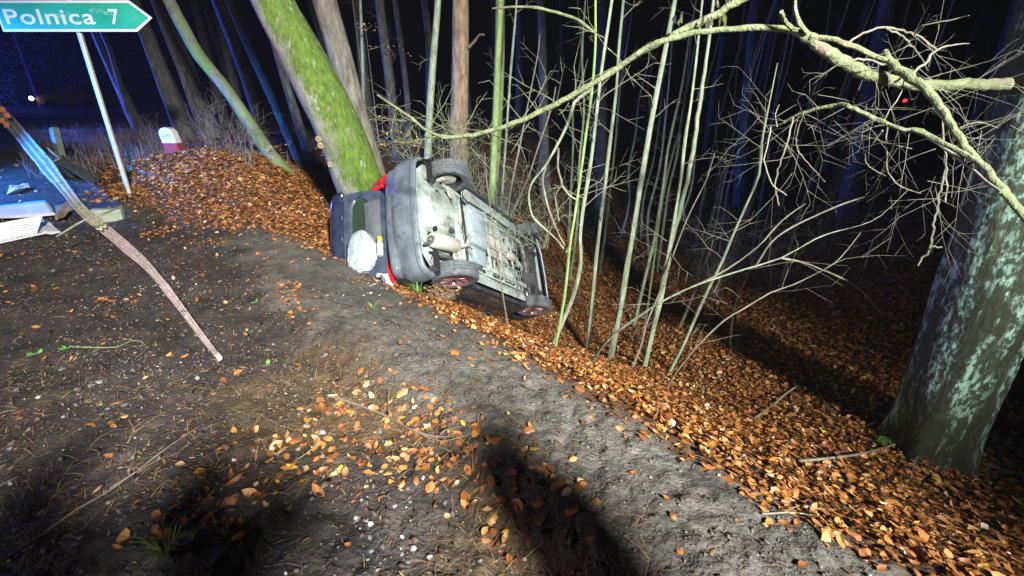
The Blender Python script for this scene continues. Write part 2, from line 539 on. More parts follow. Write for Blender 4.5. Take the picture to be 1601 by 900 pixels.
def text_mesh(txt, size, depth, font_offset=0.0, spacing=1.0):
    cu = bpy.data.curves.new('lettering', 'FONT')
    cu.body, cu.size, cu.extrude, cu.offset, cu.space_character = txt, size, depth, font_offset, spacing
    o = bpy.data.objects.new('lettering', cu)
    C.objects.link(o)
    bpy.context.view_layer.update()
    me = bpy.data.meshes.new_from_object(o.evaluated_get(bpy.context.evaluated_depsgraph_get()))
    bpy.data.objects.remove(o)
    me.name = 'lettering'
    return me


# ------------------------------------------------------------------ ground sheet
def build_ground():
    rs = np.concatenate([[0.02, .25, .5, .75], np.geomspace(0.95, 14, 230), np.geomspace(14.4, 96, 60)])
    a1 = np.linspace(-62, 62, 420)
    a2 = np.linspace(62, 298, 60)[1:-1]
    ang = np.radians(np.concatenate([a1, a2]))
    A, Rr = np.meshgrid(ang, rs)
    X, Y = Rr * np.sin(A), Rr * np.cos(A)
    Z = H(X, Y)
    n, m = X.shape
    co = np.stack([X, Y, Z], -1).reshape(-1, 3)
    i, j = np.meshgrid(np.arange(n - 1), np.arange(m), indexing='ij')
    j2 = (j + 1) % m
    F = np.stack([i * m + j, (i + 1) * m + j, (i + 1) * m + j2, i * m + j2], -1).reshape(-1, 4)
    me = bpy.data.meshes.new('ground')
    me.from_pydata(co.tolist(), [], F.tolist())
    me.polygons.foreach_set('use_smooth', [True] * len(me.polygons))
    u, v = uv(co[:, 0], co[:, 1])
    nz = fbm(co[:, 0] * 1.3, co[:, 1] * 1.3, 4)
    n2 = fbm(co[:, 0] * 5 + 9, co[:, 1] * 5, 4)
    n3 = fbm(co[:, 0] * 16 + 9, co[:, 1] * 16, 3)
    soil = np.array([.046, .035, .031])
    mud = np.array([.118, .104, .090])
    humus = np.array([.105, .050, .020])
    needle = np.array([.105, .066, .03])
    k_mud = sm(1.0, 1.35, u + nz * .5 + n2 * .2) * sm(2.75, 2.3, u + nz * .25) * sm(7.2, 5.6, v + nz * 2)
    k_leaf = sm(-.15, .15, u - leaf_edge(v) + nz * .35)
    k_need = sm(.06, .2, fbm(co[:, 0] * .9 + 4, co[:, 1] * .9 + 2, 4) + .08) * sm(.1, .5, u) * sm(1.5, 1.0, u) * .8
    col = soil[None] * (1 + .7 * n2[:, None])
    col = col * (1 - k_need[:, None]) + needle * k_need[:, None]
    col = col * (1 - k_mud[:, None]) + mud * k_mud[:, None]
    col = col * (1 - k_leaf[:, None]) + humus * k_leaf[:, None]
    col = np.clip(col * (1 + 1.0 * n2 + .9 * n3)[:, None], .004, 1)
    at = me.color_attributes.new('tint', 'FLOAT_COLOR', 'POINT')
    at.data.foreach_set('color', np.concatenate([col, np.ones((len(col), 1))], 1).ravel())
    me.materials.append(M['ground'])
    o = bpy.data.objects.new('ground', me)
    C.objects.link(o)
    tag(o, kind='structure')
    return o


ground = build_ground()


def normals(X, Y, e=.06):
    dx = (H(X + e, Y) - H(X - e, Y)) / (2 * e)
    dy = (H(X, Y + e) - H(X, Y - e)) / (2 * e)
    n = np.stack([-dx, -dy, np.ones_like(dx)], -1)
    return n / np.linalg.norm(n, axis=-1, keepdims=True)


def rot_to(n, yaw, tilt, tdir):
    """per item 3x3 frames: z along a tilted ground normal, x turned by yaw"""
    n = n + np.stack([np.cos(tdir), np.sin(tdir), np.zeros_like(tdir)], -1) * tilt[:, None]
    n /= np.linalg.norm(n, axis=-1, keepdims=True)
    x = np.stack([np.cos(yaw), np.sin(yaw), np.zeros_like(yaw)], -1)
    x -= n * (x * n).sum(-1, keepdims=True)
    x /= np.linalg.norm(x, axis=-1, keepdims=True)
    return np.stack([x, np.cross(n, x), n], -1)


def scatter_mesh(name, shapes, which, pos, Rm, scale, col, m, parent=None):
    vs_, fs_, cs_, off = [], [], [], 0
    for k, (sv, sf) in enumerate(shapes):
        idx = np.nonzero(which == k)[0]
        if not len(idx): continue
        v = np.einsum('nij,nkj->nki', Rm[idx], sv[None] * scale[idx][:, None, :]) + pos[idx][:, None]
        nv = len(sv)
        f = (np.arange(len(idx)) * nv)[:, None, None] + sf[None] + off
        vs_.append(v.reshape(-1, 3))
        fs_.append(f.reshape(-1, sf.shape[1]))
        cs_.append(np.repeat(col[idx], nv, 0))
        off += len(idx) * nv
    v, f, c = np.concatenate(vs_), np.concatenate(fs_), np.concatenate(cs_)
    me = bpy.data.meshes.new(name)
    me.vertices.add(len(v))
    me.vertices.foreach_set('co', v.ravel())
    k = f.shape[1]
    me.loops.add(f.size)
    me.loops.foreach_set('vertex_index', f.ravel())
    me.polygons.add(len(f))
    me.polygons.foreach_set('loop_start', np.arange(len(f)) * k)
    me.update(calc_edges=True)
    at = me.color_attributes.new('tint', 'FLOAT_COLOR', 'POINT')
    at.data.foreach_set('color', np.concatenate([c, np.ones((len(c), 1))], 1).ravel())
    me.materials.append(M[m])
    o = bpy.data.objects.new(name, me)
    C.objects.link(o)
    if parent: o.parent = parent
    return o


# leaf shapes: fan of six to eight triangles round a lowered or raised middle
def leaf_shape(w, cup, curl, lob=0):
    pts = [(-.5, 0), (-.25, -w * .8), (.1, -w), (.32, -w * .6), (.5, 0), (.32, w * .62), (.1, w), (-.25, w * .75)]
    v = [(0.02, 0, -cup)] + [(x, y, curl * x * x * 1.6 + cup * abs(y) * 1.5) for x, y in pts]
    f = [(0, i, i % 8 + 1) for i in range(1, 9)]
    return np.array(v), np.array(f)


LEAVES = [leaf_shape(.30, .05, .12), leaf_shape(.34, .09, -.2), leaf_shape(.26, .14, .35), leaf_shape(.36, -.08, .15),
          leaf_shape(.22, .16, .6), leaf_shape(.30, -.14, -.3)]
PALETTE = np.array([[.36, .17, .050], [.42, .20, .06], [.30, .12, .035], [.23, .085, .025], [.46, .27, .11], [.40, .16, .04],
                    [.50, .36, .20], [.15, .055, .02], [.09, .04, .02], [.50, .42, .34], [.33, .15, .07], [.27, .10, .03]])
PALETTE = PALETTE * np.array([1.08, .98, .85])
PAL_W = np.array([.12, .08, .13, .14, .07, .08, .05, .12, .12, .02, .09, .12])
PAL_W = PAL_W / PAL_W.sum()


def build_litter():
    d = np.concatenate([rng.uniform(1.2, 7.5, 125000), rng.uniform(7.5, 13, 95000), rng.uniform(13, 26, 45000)])
    ang = np.radians(rng.uniform(-60, 60, len(d)))
    # even cover over the area: keep with a chance growing with distance
    dens = np.where(d < 7.5, d / 7.5, 1.0)
    X, Y = d * np.sin(ang), d * np.cos(ang)
    u, v = uv(X, Y)
    nz = fbm(X * 1.3, Y * 1.3, 4)
    n2 = fbm(X * 2.3 + 3, Y * 2.3, 4)
    e = u - leaf_edge(v) + nz * .35
    keep = sm(-.40, .28, e + n2 * .7) ** 1.4
    # loose leaves beyond the edge, and the drifts on the soil by the bank of the road
    drift = sm(.06, .22, fbm(X * 1.1 + 4, Y * 1.1 + 2, 4) + .02) * sm(-.4, .2, u) * sm(1.5, 1.1, u)
    keep = np.maximum(keep, .38 * drift)
    keep = np.maximum(keep, .012 * (u > -2) + .02 * sm(1.0, 2.2, u))
    keep *= np.where(v > 13, .35, 1)
    ok = rng.random(len(d)) < keep * dens
    X, Y, e = X[ok], Y[ok], e[ok]
    n = len(X)
    size = np.clip(rng.lognormal(math.log(.043), .36, n), .016, .088) * np.where(np.hypot(X, Y) > 9, 1.25, 1.0)
    pos = np.stack([X, Y, H(X, Y) + rng.uniform(.002, .04, n) * sm(-.1, .3, e) + .008], -1)
    Rm = rot_to(normals(X, Y), rng.uniform(0, 6.28, n), np.abs(rng.normal(0, .55, n)), rng.uniform(0, 6.28, n))
    col = PALETTE[rng.choice(len(PALETTE), n, p=PAL_W)] * rng.uniform(.75, 1.2, (n, 1))
    yl = rng.random(n) < .006
    col[yl] = [.62, .42, .04]
    which = rng.integers(0, len(LEAVES), n)
    px, py, dep = pix(pos)
    inside = (px > 5) & (px < 1595) & (py > 5) & (py < 893) & (dep > .5)
    big = np.where(inside, size / dep, 0)
    order = np.argsort(-big)[:290]
    rest = np.ones(n, bool)
    rest[order] = False
    o = scatter_mesh('leaf_litter', LEAVES, which[rest], pos[rest], Rm[rest], np.repeat(size[rest][:, None], 3, 1), col[rest], 'litter')
    tag(o, 'brown and orange beech leaves carpeting the slope and bank', None, None, 'stuff')
    # the largest-looking ones singly, sharing a mesh per shape and colour
    cols = [(.40, .19, .055), (.32, .13, .038), (.48, .25, .09), (.22, .08, .026), (.46, .32, .17), (.60, .38, .05)]
    mats = [mat('fallen_leaf_colour', c, .5, .3, 45, spec=.5) for c in cols]
    mesh = {}
    for k in order:
        ci = int(np.argmin([np.sum((np.array(c) - col[k]) ** 2) for c in cols]))
        key = (int(which[k]), ci)
        if key not in mesh:
            sv, sf = LEAVES[key[0]]
            me = bpy.data.meshes.new('leaf')
            me.from_pydata(sv.tolist(), [], sf.tolist())
            me.materials.append(mats[ci])
            mesh[key] = me
        o = bpy.data.objects.new('leaf', mesh[key])
        C.objects.link(o)
        o.parent = ground
        o.matrix_local = Matrix.LocRotScale(Vector(pos[k]), Matrix(Rm[k].tolist()).to_quaternion(), Vector([float(size[k])] * 3))


build_litter()


def ico_shape(seed):
    bm = bmesh.new()
    bmesh.ops.create_icosphere(bm, subdivisions=1, radius=.5)
    r = np.random.default_rng(seed)
    for q in bm.verts:
        q.co *= 1 + r.uniform(-.28, .2)
    v = np.array([tuple(q.co) for q in bm.verts])
    bm.verts.index_update()
    f = np.array([[q.index for q in fc.verts] for fc in bm.faces])
    bm.free()
    return v, f


STONES = [ico_shape(k) for k in range(6)]


def octa_shape(seed):
    r = np.random.default_rng(seed)
    v = np.array([(.5, 0, 0), (-.5, 0, 0), (0, .5, 0), (0, -.5, 0), (0, 0, .5), (0, 0, -.5)]) + r.uniform(-.16, .16, (6, 3))
    return v, np.array([(0, 2, 4), (2, 1, 4), (1, 3, 4), (3, 0, 4), (2, 0, 5), (1, 2, 5), (3, 1, 5), (0, 3, 5)])


GRIT = [octa_shape(k) for k in range(6)]


def build_gravel():
    n0 = 80000
    d = rng.uniform(1.1, 10, n0)
    ang = np.radians(rng.uniform(-58, 55, n0))
    X, Y = d * np.sin(ang), d * np.cos(ang)
    u, v = uv(X, Y)
    cl = sm(-.08, .22, fbm(X * 1.7 + 8, Y * 1.7, 4))
    keep = (.14 + .86 * cl) * np.where(u < 1.2, 1, .30) * sm(2.7, 2.2, u) * sm(10.5, 8, v) * np.clip(d / 6, .15, 1)
    ok = rng.random(n0) < keep
    X, Y, u = X[ok], Y[ok], u[ok]
    n = len(X)
    size = np.clip(rng.lognormal(math.log(.011), .45, n), .005, .042)
    sc = size[:, None] * rng.uniform([.8, .7, .45], [1.3, 1.0, .8], (n, 3))
    pos = np.stack([X, Y, H(X, Y) + size * .12], -1)
    Rm = rot_to(normals(X, Y), rng.uniform(0, 6.28, n), np.abs(rng.normal(0, .3, n)), rng.uniform(0, 6.28, n))
    g = rng.choice([.035, .06, .10, .16, .26, .45], n, p=[.33, .28, .20, .11, .06, .02])
    g = np.where((u < .7) & (rng.random(n) < .35), g * 2.2, g)
    col = g[:, None] * rng.uniform([.95, .93, .9], [1.08, 1.0, 1.02], (n, 3))
    which = rng.integers(0, len(STONES), n)
    px, py, dep = pix(pos)
    inside = (px > 5) & (px < 1595) & (py > 5) & (py < 893)
    order = np.argsort(-np.where(inside, size / dep * (g > .09), 0))[:90]
    rest = np.ones(n, bool)
    rest[order] = False
    o = scatter_mesh('gravel', GRIT, which[rest], pos[rest], Rm[rest], sc[rest], col[rest], 'gravel')
    tag(o, 'loose grit and pebbles strewn over the dark soil', None, None, 'stuff')
    mats = [mat('loose_stone', (c, c * .98, c * .97), .65, .3, 40, bump=.3, bscale=90) for c in (.12, .26, .48)]
    mesh = {}
    for k in order:
        key = (int(which[k]), 0 if g[k] < .2 else 1 if g[k] < .4 else 2)
        if key not in mesh:
            sv, sf = STONES[key[0]]
            me = bpy.data.meshes.new('stone')
            me.from_pydata(sv.tolist(), [], sf.tolist())
            me.materials.append(mats[key[1]])
            mesh[key] = me
        o = bpy.data.objects.new('stone', mesh[key])
        C.objects.link(o)
        o.parent = ground
        o.matrix_local = Matrix.LocRotScale(Vector(pos[k]), Matrix(Rm[k].tolist()).to_quaternion(), Vector((sc[k] * 1.25).tolist()))


build_gravel()


def build_needles():
    n0 = 30000
    d = rng.uniform(1.1, 8, n0)
    ang = np.radians(rng.uniform(-58, 50, n0))
    X, Y = d * np.sin(ang), d * np.cos(ang)
    u, v = uv(X, Y)
    k = sm(.04, .2, fbm(X * .9 + 4, Y * .9 + 2, 4) + .08)
    keep = (.10 + .9 * k) * np.maximum(sm(1.75, 1.15, u), .10 * (u > 1.9)) * sm(8.5, 6, v) * np.clip(d / 4.5, .2, 1)
    ok = rng.random(n0) < keep
    X, Y, k = X[ok], Y[ok], k[ok]
    n = len(X)
    sv = np.array([(-.5, -.5, 0), (.05, -.5, .12), (.5, -.3, 0), (.5, .3, 0), (.05, .5, .12), (-.5, .5, 0)])
    sf = np.array([(0, 1, 4, 5), (1, 2, 3, 4)])
    L = rng.uniform(.03, .12, n)
    sc = np.stack([L, rng.uniform(.0014, .0032, n), L], -1)
    pos = np.stack([X, Y, H(X, Y) + rng.uniform(.002, .014, n)], -1)
    Rm = rot_to(normals(X, Y), rng.normal(.6, 1.1, n), np.abs(rng.normal(0, .15, n)), rng.uniform(0, 6.28, n))
    pal = np.array([[.30, .19, .07], [.20, .12, .05], [.36, .26, .12], [.11, .07, .045], [.24, .13, .10]])
    col = pal[rng.integers(0, 5, n)] * rng.uniform(.7, 1.2, (n, 1))
    o = scatter_mesh('needle_litter', [(sv, sf)], np.zeros(n, int), pos, Rm, sc, col, 'needles')
    tag(o, 'straw coloured needles and stalks scattered on the soil', None, None, 'stuff')


build_needles()


def build_clods():
    """crumbs of earth: grey on the churned track, brown black with bark and leaf bits on the soil"""
    n0 = 150000
    d = rng.uniform(1.1, 9, n0)
    ang = np.radians(rng.uniform(-58, 50, n0))
    X, Y = d * np.sin(ang), d * np.cos(ang)
    u, v = uv(X, Y)
    nz = fbm(X * 1.3, Y * 1.3, 4)
    e = u - leaf_edge(v) + nz * .35
    cl = sm(-.15, .2, fbm(X * 2.6 + 5, Y * 2.6 + 8, 4))
    keep = (.15 + .85 * cl) * sm(.25, -.1, e) * sm(10.5, 8, v) * np.clip(d / 7, .12, 1)
    ok = rng.random(n0) < keep
    X, Y, u, v, nz = X[ok], Y[ok], u[ok], v[ok], nz[ok]
    n = len(X)
    on = (u + nz * .5 > 1.15) & (v < 6.5)
    flat = (~on) & (rng.random(n) < .5)
    size = np.clip(rng.lognormal(math.log(.013), .5, n), .005, .05) * np.where(on, .68, 1)
    sc = size[:, None] * rng.uniform([.8, .7, .4], [1.4, 1.0, .9], (n, 3))
    sc[flat] *= [1.9, .8, .35]
    pal = np.array([[.055, .040, .036], [.030, .024, .022], [.09, .055, .040], [.12, .085, .06], [.085, .06, .052], [.18, .12, .09]])
    bits = np.array([[.26, .12, .04], [.20, .085, .03], [.34, .19, .08], [.15, .06, .03]])
    k_dr = sm(.0, .2, fbm(X * 1.1 + 4, Y * 1.1 + 2, 4) + .04) * sm(-.6, .2, u)
    br = flat & (rng.random(n) < .12 + .6 * k_dr)
    col = np.where(on[:, None], np.array([.110, .097, .085]) * rng.uniform(.65, 1.15, (n, 1)), pal[rng.integers(0, 6, n)] * rng.uniform(.6, 1.3, (n, 1)))
    col[br] = bits[rng.integers(0, 4, br.sum())] * rng.uniform(.7, 1.2, (br.sum(), 1))
    Rm = rot_to(normals(X, Y), rng.uniform(0, 6.28, n), np.abs(rng.normal(0, .35, n)), rng.uniform(0, 6.28, n))
    o = scatter_mesh('soil_crumbs', GRIT, rng.integers(0, 6, n), np.stack([X, Y, H(X, Y) + size * .1], -1), Rm, sc, col, 'gravel')
    tag(o, 'crumbs of earth and bark covering the churned track and soil', None, None, 'stuff')


build_clods()

# ------------------------------------------------------------------ overturned car
CAR_R = np.array([[0.44457635, 0.12463336, -0.88702785], [0.74139346, -0.60693002, 0.28630698], [-0.50268043, -0.78492196, -0.36222909]])
CAR_P = np.array([0.00712638, 6.64549077, -0.28271083])
mw = Matrix(CAR_R.tolist()).to_4x4()
DROOP = .075
CAR_P = CAR_P + CAR_R[:, 2] * DROOP
mw.translation = Vector(CAR_P.tolist())
car = thing('overturned_car', 'grey blue hatchback lying on its roof and side with pale underbody showing', 'car', mw=mw)
WR, WX, WY = .315, 1.28, .72


def car_w(p):
    return CAR_R @ np.array(p, float) + CAR_P


def half_w(x, z):
    w = .845 - .13 * np.clip((abs(x) - 1.35) / .65, 0, 1) ** 2
    return w - .06 * ((z - .58) / .36) ** 2 * (1 if z > .58 else .8)


def build_car():
    # body sides with wheel arches, bonnet, roof and pillars
    for sg in (1, -1):
        b = MB()
        nx, nz = 96, 20
        V = []
        for i in range(nx):
            for j in range(nz):
                x, z = -1.80 + 3.72 * i / (nx - 1), .20 + .74 * j / (nz - 1)
                for wx in (-WX, WX):
                    dx, dz = x - wx, z - WR
                    r = math.hypot(dx, dz)
                    if r < .385:
                        if r < 1e-3: dx, dz, r = 0, 1, 1
                        V_in = r < .32
                        x, z = wx + dx / r * .385, WR + dz / r * .385
                V.append((x, sg * half_w(x, z), z))
        f = []
        for i in range(nx - 1):
            for j in range(nz - 1):
                q = [i * nz + j, i * nz + j + 1, (i + 1) * nz + j + 1, (i + 1) * nz + j]
                x0, z0 = -1.80 + 3.72 * (i + .5) / (nx - 1), .20 + .74 * (j + .5) / (nz - 1)
                if all(math.hypot(x0 - wx, z0 - WR) > .375 for wx in (-WX, WX)):
                    f.append(tuple(q))
        b.add(V, f)
        o = b.build('side_panel', 'shaded_paint', car)
        # arch lips
        for wx in (-WX, WX):
            m = MB()
            a = np.linspace(-.25, math.pi + .25, 26)
            tube(m, [(wx + .385 * math.cos(t), sg * (half_w(wx + .385 * math.cos(t), WR + .385 * math.sin(t)) + .004), WR + .385 * math.sin(t)) for t in a], .014, 6)
            m.build('wheel_arch', 'black', car)
            m = MB()
            grid(m, 24, 6, lambda s, t: (wx + .39 * math.cos(-.3 + s * (math.pi + .6)), sg * (.48 + t * .34), WR + .39 * math.sin(-.3 + s * (math.pi + .6))))
            m.build('arch_liner', 'black', car)
        # door seams and moulding
        for x in (-.62, .42):
            m = MB()
            tube(m, [(x, sg * (half_w(x, z) + .001), z) for z in np.linspace(.27, .93, 12)], .006, 5)
            m.build('door_seam', 'black', car)
        m = MB()
        tube(m, [(x, sg * (half_w(x, .52) + .006), .52) for x in np.linspace(-.85, .85, 20)], .016, 6)
        m.build('side_moulding', 'black', car)
        m = MB()
        tube(m, [(x, sg * (half_w(x, .23) - .01), .215) for x in np.linspace(-.9, .9, 20)], .035, 8)
        m.build('sill', 'shaded_paint', car)
        for x in (-.42, .62):
            m = MB()
            box(m, (x, sg * (half_w(x, .80) + .02), .80), (.18, .03, .03), bev=.01)
            m.build('door_handle', 'shaded_paint', car)
        # side window band
        m = MB()
        bl, tl = [(-1.55, .93), (-.6, .94), (.25, .94), (.95, .94)], [(-1.35, 1.33), (-.6, 1.40), (.05, 1.40), (.42, 1.32)]
        v = [(x, sg * .765, z) for x, z in bl] + [(x, sg * .60, z) for x, z in tl]
        m.add(v, [(0, 1, 5, 4), (1, 2, 6, 5), (2, 3, 7, 6)])
        m.build('side_window', 'glass', car)
        m = MB()
        m = None
        for p in ([(-1.62, sg * .765, .92), (-1.42, sg * .60, 1.38)], [(.98, sg * .765, .92), (.32, sg * .585, 1.39)], [(-.15, sg * .77, .92), (-.2, sg * .60, 1.41)]):
            tube(MB(), p, .035, 6).build('pillar', 'shaded_paint', car)
        m = MB()
        box(m, (.78, sg * .90, .98), (.12, .16, .12), bev=.04)
        m.build('wing_mirror', 'black', car)
    m = MB()
    grid(m, 14, 11, lambda s, t: (-1.62 + s * 2.0, (t - .5) * 1.22, 1.41 + .045 * math.sin(math.pi * s) - .05 * (2 * t - 1) ** 2))
    m.build('roof', 'shaded_paint', car)
    m = MB()
    grid(m, 10, 11, lambda s, t: (.95 + s * 1.0, (t - .5) * (1.56 - .18 * s), .95 - .14 * s * s - .03 * (2 * t - 1) ** 2))
    m.build('bonnet', 'shaded_paint', car)
    m = MB()
    grid(m, 6, 8, lambda s, t: (.98 - .62 * s, (t - .5) * (1.48 - .32 * s), .94 + .45 * s))
    m.build('windscreen', 'glass', car)

    # bumpers: plan curve swept through a height profile
    def bumper(sx, plan, prof, name, m_):
        pl, _ = smooth_path(np.array([(x, y, 0) for x, y in plan]), np.zeros(len(plan)), .035)
        U = np.gradient(pl, axis=0)
        nrm = np.stack([U[:, 1], -U[:, 0]], -1)
        nrm /= np.linalg.norm(nrm, axis=1)[:, None]
        nrm *= np.sign((nrm[:, 0] * pl[:, 0] + nrm[:, 1] * pl[:, 1]))[:, None]
        pr, _ = smooth_path(np.array([(a, 0, z) for a, z in prof]), np.zeros(len(prof)), .03)
        b = MB()
        n, k = len(pl), len(pr)
        dn = lambda i, j: .035 * max(0, float(fbm(i * .09 + 11, j * .16 + 3, 3)) + .02) + .05 * math.exp(-((i - .78 * n) / 6) ** 2 - ((j - .6 * k) / 4) ** 2)
        V = [(pl[i, 0] - nrm[i, 0] * (pr[j, 0] + dn(i, j)), pl[i, 1] - nrm[i, 1] * (pr[j, 0] + dn(i, j)), pr[j, 2] + .012 * float(fbm(i * .1 + 4, j * .2 + 8, 2))) for i in range(n) for j in range(k)]
        b.add(V, [(i * k + j, i * k + j + 1, (i + 1) * k + j + 1, (i + 1) * k + j) for i in range(n - 1) for j in range(k - 1)])
        o = b.build(name, m_, car)
        so = o.modifiers.new('thickness', 'SOLIDIFY')
        so.thickness = .012
        return pl, nrm
    half = [(-1.62, .838), (-1.74, .83), (-1.84, .785), (-1.92, .67), (-1.96, .42), (-1.975, 0)]
    plan = [(x, -y) for x, y in half] + [(x, y) for x, y in half[-2::-1]]
    pl, nr = bumper(-1, plan, [(.06, .285), (.03, .275), (.01, .30), (0, .36), (-.008, .46), (-.006, .58), (.015, .635), (.03, .66), (.035, .74), (.075, .80), (.16, .815)], 'rear_bumper', 'paint')
    # crease along the bumper
    m = MB()
    tube(m, [(p[0] - n[0] * -.004, p[1] - n[1] * -.004, .33) for p, n in zip(pl, nr)], .006, 5)
    m.build('bumper_crease', 'trim_grey', car)
    half = [(1.64, .82), (1.78, .80), (1.90, .70), (1.99, .45), (2.02, 0)]
    plan = [(x, -y) for x, y in half] + [(x, y) for x, y in half[-2::-1]]
    bumper(1, plan, [(.10, .20), (.02, .19), (0, .26), (0, .4), (.01, .55), (.05, .70), (.12, .78)], 'front_bumper', 'black')
    m = MB()
    tube(m, [(p[0] * .985, p[1] * .985, .19) for p in np.array([(x, y, 0) for x, y in plan])], .02, 6)
    m.build('bumper_lip', 'under_blue', car)

    # floor pan
    def pan(s, t):
        x = -1.93 + 3.75 * s
        y = (t - .5) * 1.44 * (1 - .22 * float(sm(-1.70, -1.93, x)))
        z = .225
        z += .075 * float(sm(.16, .09, abs(y))) * float(sm(-1.0, -.9, x)) * float(sm(1.1, 1.0, x))
        z -= .03 * float(sm(.58, .62, abs(y))) * float(sm(-.95, -.85, x)) * float(sm(.95, .85, x))
        z += .06 * float(sm(-.98, -1.04, x))
        z -= .085 * float(sm(.34, .28, math.hypot(x + 1.48, y + .14)))
        z += .012 * math.sin(x * 34) * float(sm(.2, .25, abs(y))) * float(sm(.5, .45, abs(y))) * (1 if -.4 < x < .7 else .2)
        z += .10 * float(sm(.9, 1.0, x)) + .05 * float(fbm(x * 5 + 50, y * 5 + 50, 3)) * float(sm(.85, 1.0, x))
        z += .012 * float(fbm(x * 4 + 20, y * 4 + 20, 3))
        return (x, y, z)
    m = MB()
    grid(m, 120, 56, pan, skip=lambda a, b, c, d: any(abs(abs((a[0] + c[0]) / 2) - WX) < .37 and abs((a[1] + c[1]) / 2) > .50 for _ in (0,)))
    m.build('floor_pan', 'under', car)
    for sx in (-1, 1):     # inner walls of the wheel wells
        for sg in (-1, 1):
            m = MB()
            grid(m, 8, 5, lambda s, t: (sx * WX + (s - .5) * .76, sg * .50, .2 + t * .5))
            m.build('inner_wing', 'under', car)

    # seams, stiffening ribs, bolts and lines under the floor
    for pl_ in ([(-.94, -.52, .2), (-.2, -.55, .2), (.5, -.53, .2), (.9, -.45, .22)], [(-.92, .22, .215), (-.3, .2, .215), (.3, .22, .215), (.85, .2, .22)],
                [(-.35, -.2, .22), (-.3, -.5, .21)], [(-.2, .2, .22), (-.18, .55, .2)], [(.75, -.55, .2), (.78, 0, .23), (.75, .55, .2)], [(-1.72, -.5, .275), (-1.3, -.42, .275), (-1.02, -.4, .28)],
                [(-1.72, .62, .275), (-1.5, .2, .27), (-1.1, .12, .28)], [(-.9, .55, .19), (0, .575, .185), (.85, .55, .19)]):
        m = MB()
        p, r = smooth_path(pl_, [.007] * len(pl_), .08)
        tube(m, p, r, 5)
        m.build('seam_shade_strip', 'black', car)  # black strips for shaded seams and cables, shade put into the colour
    for k in range(7):
        m = MB()
        box(m, (-.30 + .16 * k, -.30, .212), (.05, .17, .02), bev=.008)
        box(m, (-.30 + .16 * k, .30, .212), (.05, .17, .02), bev=.008)
        tag(m.build('floor_rib', 'under', car), kind='stuff')
    for k, (x, y) in enumerate([(-.8, -.5), (-.8, .5), (-.2, -.47), (-.2, .47), (.45, -.5), (.45, .5), (.85, -.3), (.85, .3), (-1.0, -.3), (-1.0, .32), (-1.6, -.35), (-1.62, .58)]):
        m = MB()
        lathe(m, [(-.012, .001), (-.012, .02), (0, .022)], (x, y, .19), (0, 0, 1), 8)
        m.build('bolt', 'mech', car)
    for (x, y, a, b_) in ((-.48, -.46, .16, .07), (.02, .47, .22, .06), (.55, -.33, .12, .10), (.60, .36, .15, .08), (-.62, .46, .12, .10), (-1.30, .1, .14, .06)):
        m = MB()
        box(m, (x, y, .213), (a, b_, .03), bev=.01)
        m.build('bracket', 'mech', car)
    # flat black plates as painted shade: recess round the muffler, drain gaps, tunnel mouths
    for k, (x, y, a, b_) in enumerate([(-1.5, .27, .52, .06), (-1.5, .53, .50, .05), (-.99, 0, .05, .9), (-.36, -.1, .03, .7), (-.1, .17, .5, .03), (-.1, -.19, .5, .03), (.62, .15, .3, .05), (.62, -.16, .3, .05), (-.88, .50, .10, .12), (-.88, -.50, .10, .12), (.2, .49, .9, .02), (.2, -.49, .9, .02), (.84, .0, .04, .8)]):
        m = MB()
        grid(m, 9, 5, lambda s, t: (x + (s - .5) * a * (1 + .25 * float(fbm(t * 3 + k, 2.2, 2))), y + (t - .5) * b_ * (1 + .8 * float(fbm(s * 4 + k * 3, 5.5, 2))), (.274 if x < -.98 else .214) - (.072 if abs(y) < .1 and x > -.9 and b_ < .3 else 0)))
        m.build('recess_shade', 'black', car)
    m = MB()
    grid(m, 18, 14, lambda s, t: (.93 + .88 * s, (t - .5) * .96, .205 + .05 * s + .05 * float(fbm(s * 5 + 30, t * 5 + 30, 3))))
    m.build('engine_tray', 'mech', car)
    # exhaust
    m = MB()
    lathe(m, [(0, .001), (0, .06), (.012, .085), (.03, .10), (.50, .10), (.52, .085), (.535, .05), (.535, .001)], (-1.80, .40, .185), (.99, -.12, -.02), 28)
    m.build('muffler', 'muffler', car)
    m = MB()
    lathe(m, [(-.012, .025), (-.03, .026), (-.03, .042), (.0, .045)], (-1.80, .40, .185), (.99, -.12, -.02), 18)
    tube(m, [(-1.80, .43, .17), (-1.86, .47, .19), (-1.93, .50, .20)], .02, 8)
    m.build('tail_pipe', 'mech', car)
    m = MB()
    p, r = smooth_path([(-1.27, .335, .17), (-1.05, .26, .15), (-.85, .05, .17), (-.3, .01, .20), (.4, .0, .20), (.8, .05, .19), (1.0, .12, .26)], [.026] * 7, .05)
    tube(m, p, r, 8)
    m.build('exhaust_pipe', 'muffler', car)
    m = MB()
    lathe(m, [(0, .03), (.04, .065), (.3, .065), (.34, .03)], (.28, .0, .19), (1, 0, 0), 16)
    m.build('catalyst', 'muffler', car)
    m = MB()
    box(m, (-.62, -.16, .215), (.46, .62, .13), bev=.05)
    box(m, (-.60, .30, .23), (.34, .26, .08), bev=.03)
    m.build('fuel_tank', 'under_blue', car)
    m = MB()
    for y in (-.33, .02):
        tube(m, [(-.86, y, .18), (-.84, y, .142), (-.40, y, .142), (-.38, y, .18)], .012, 5)
    m.build('tank_strap', 'muffler', car)
    m = MB()
    grid(m, 14, 8, lambda s, t: (-.30 + .75 * s, .36 * (t - .5), .20 + .05 * (1 - (2 * t - 1) ** 2) + .006 * math.sin(s * 40)))
    m.build('heat_shield', 'muffler', car)
    for y in (-.42, .42):
        m = MB()
        box(m, (.30, y, .205), (1.35, .075, .05), bev=.015)
        m.build('chassis_rail', 'under', car)
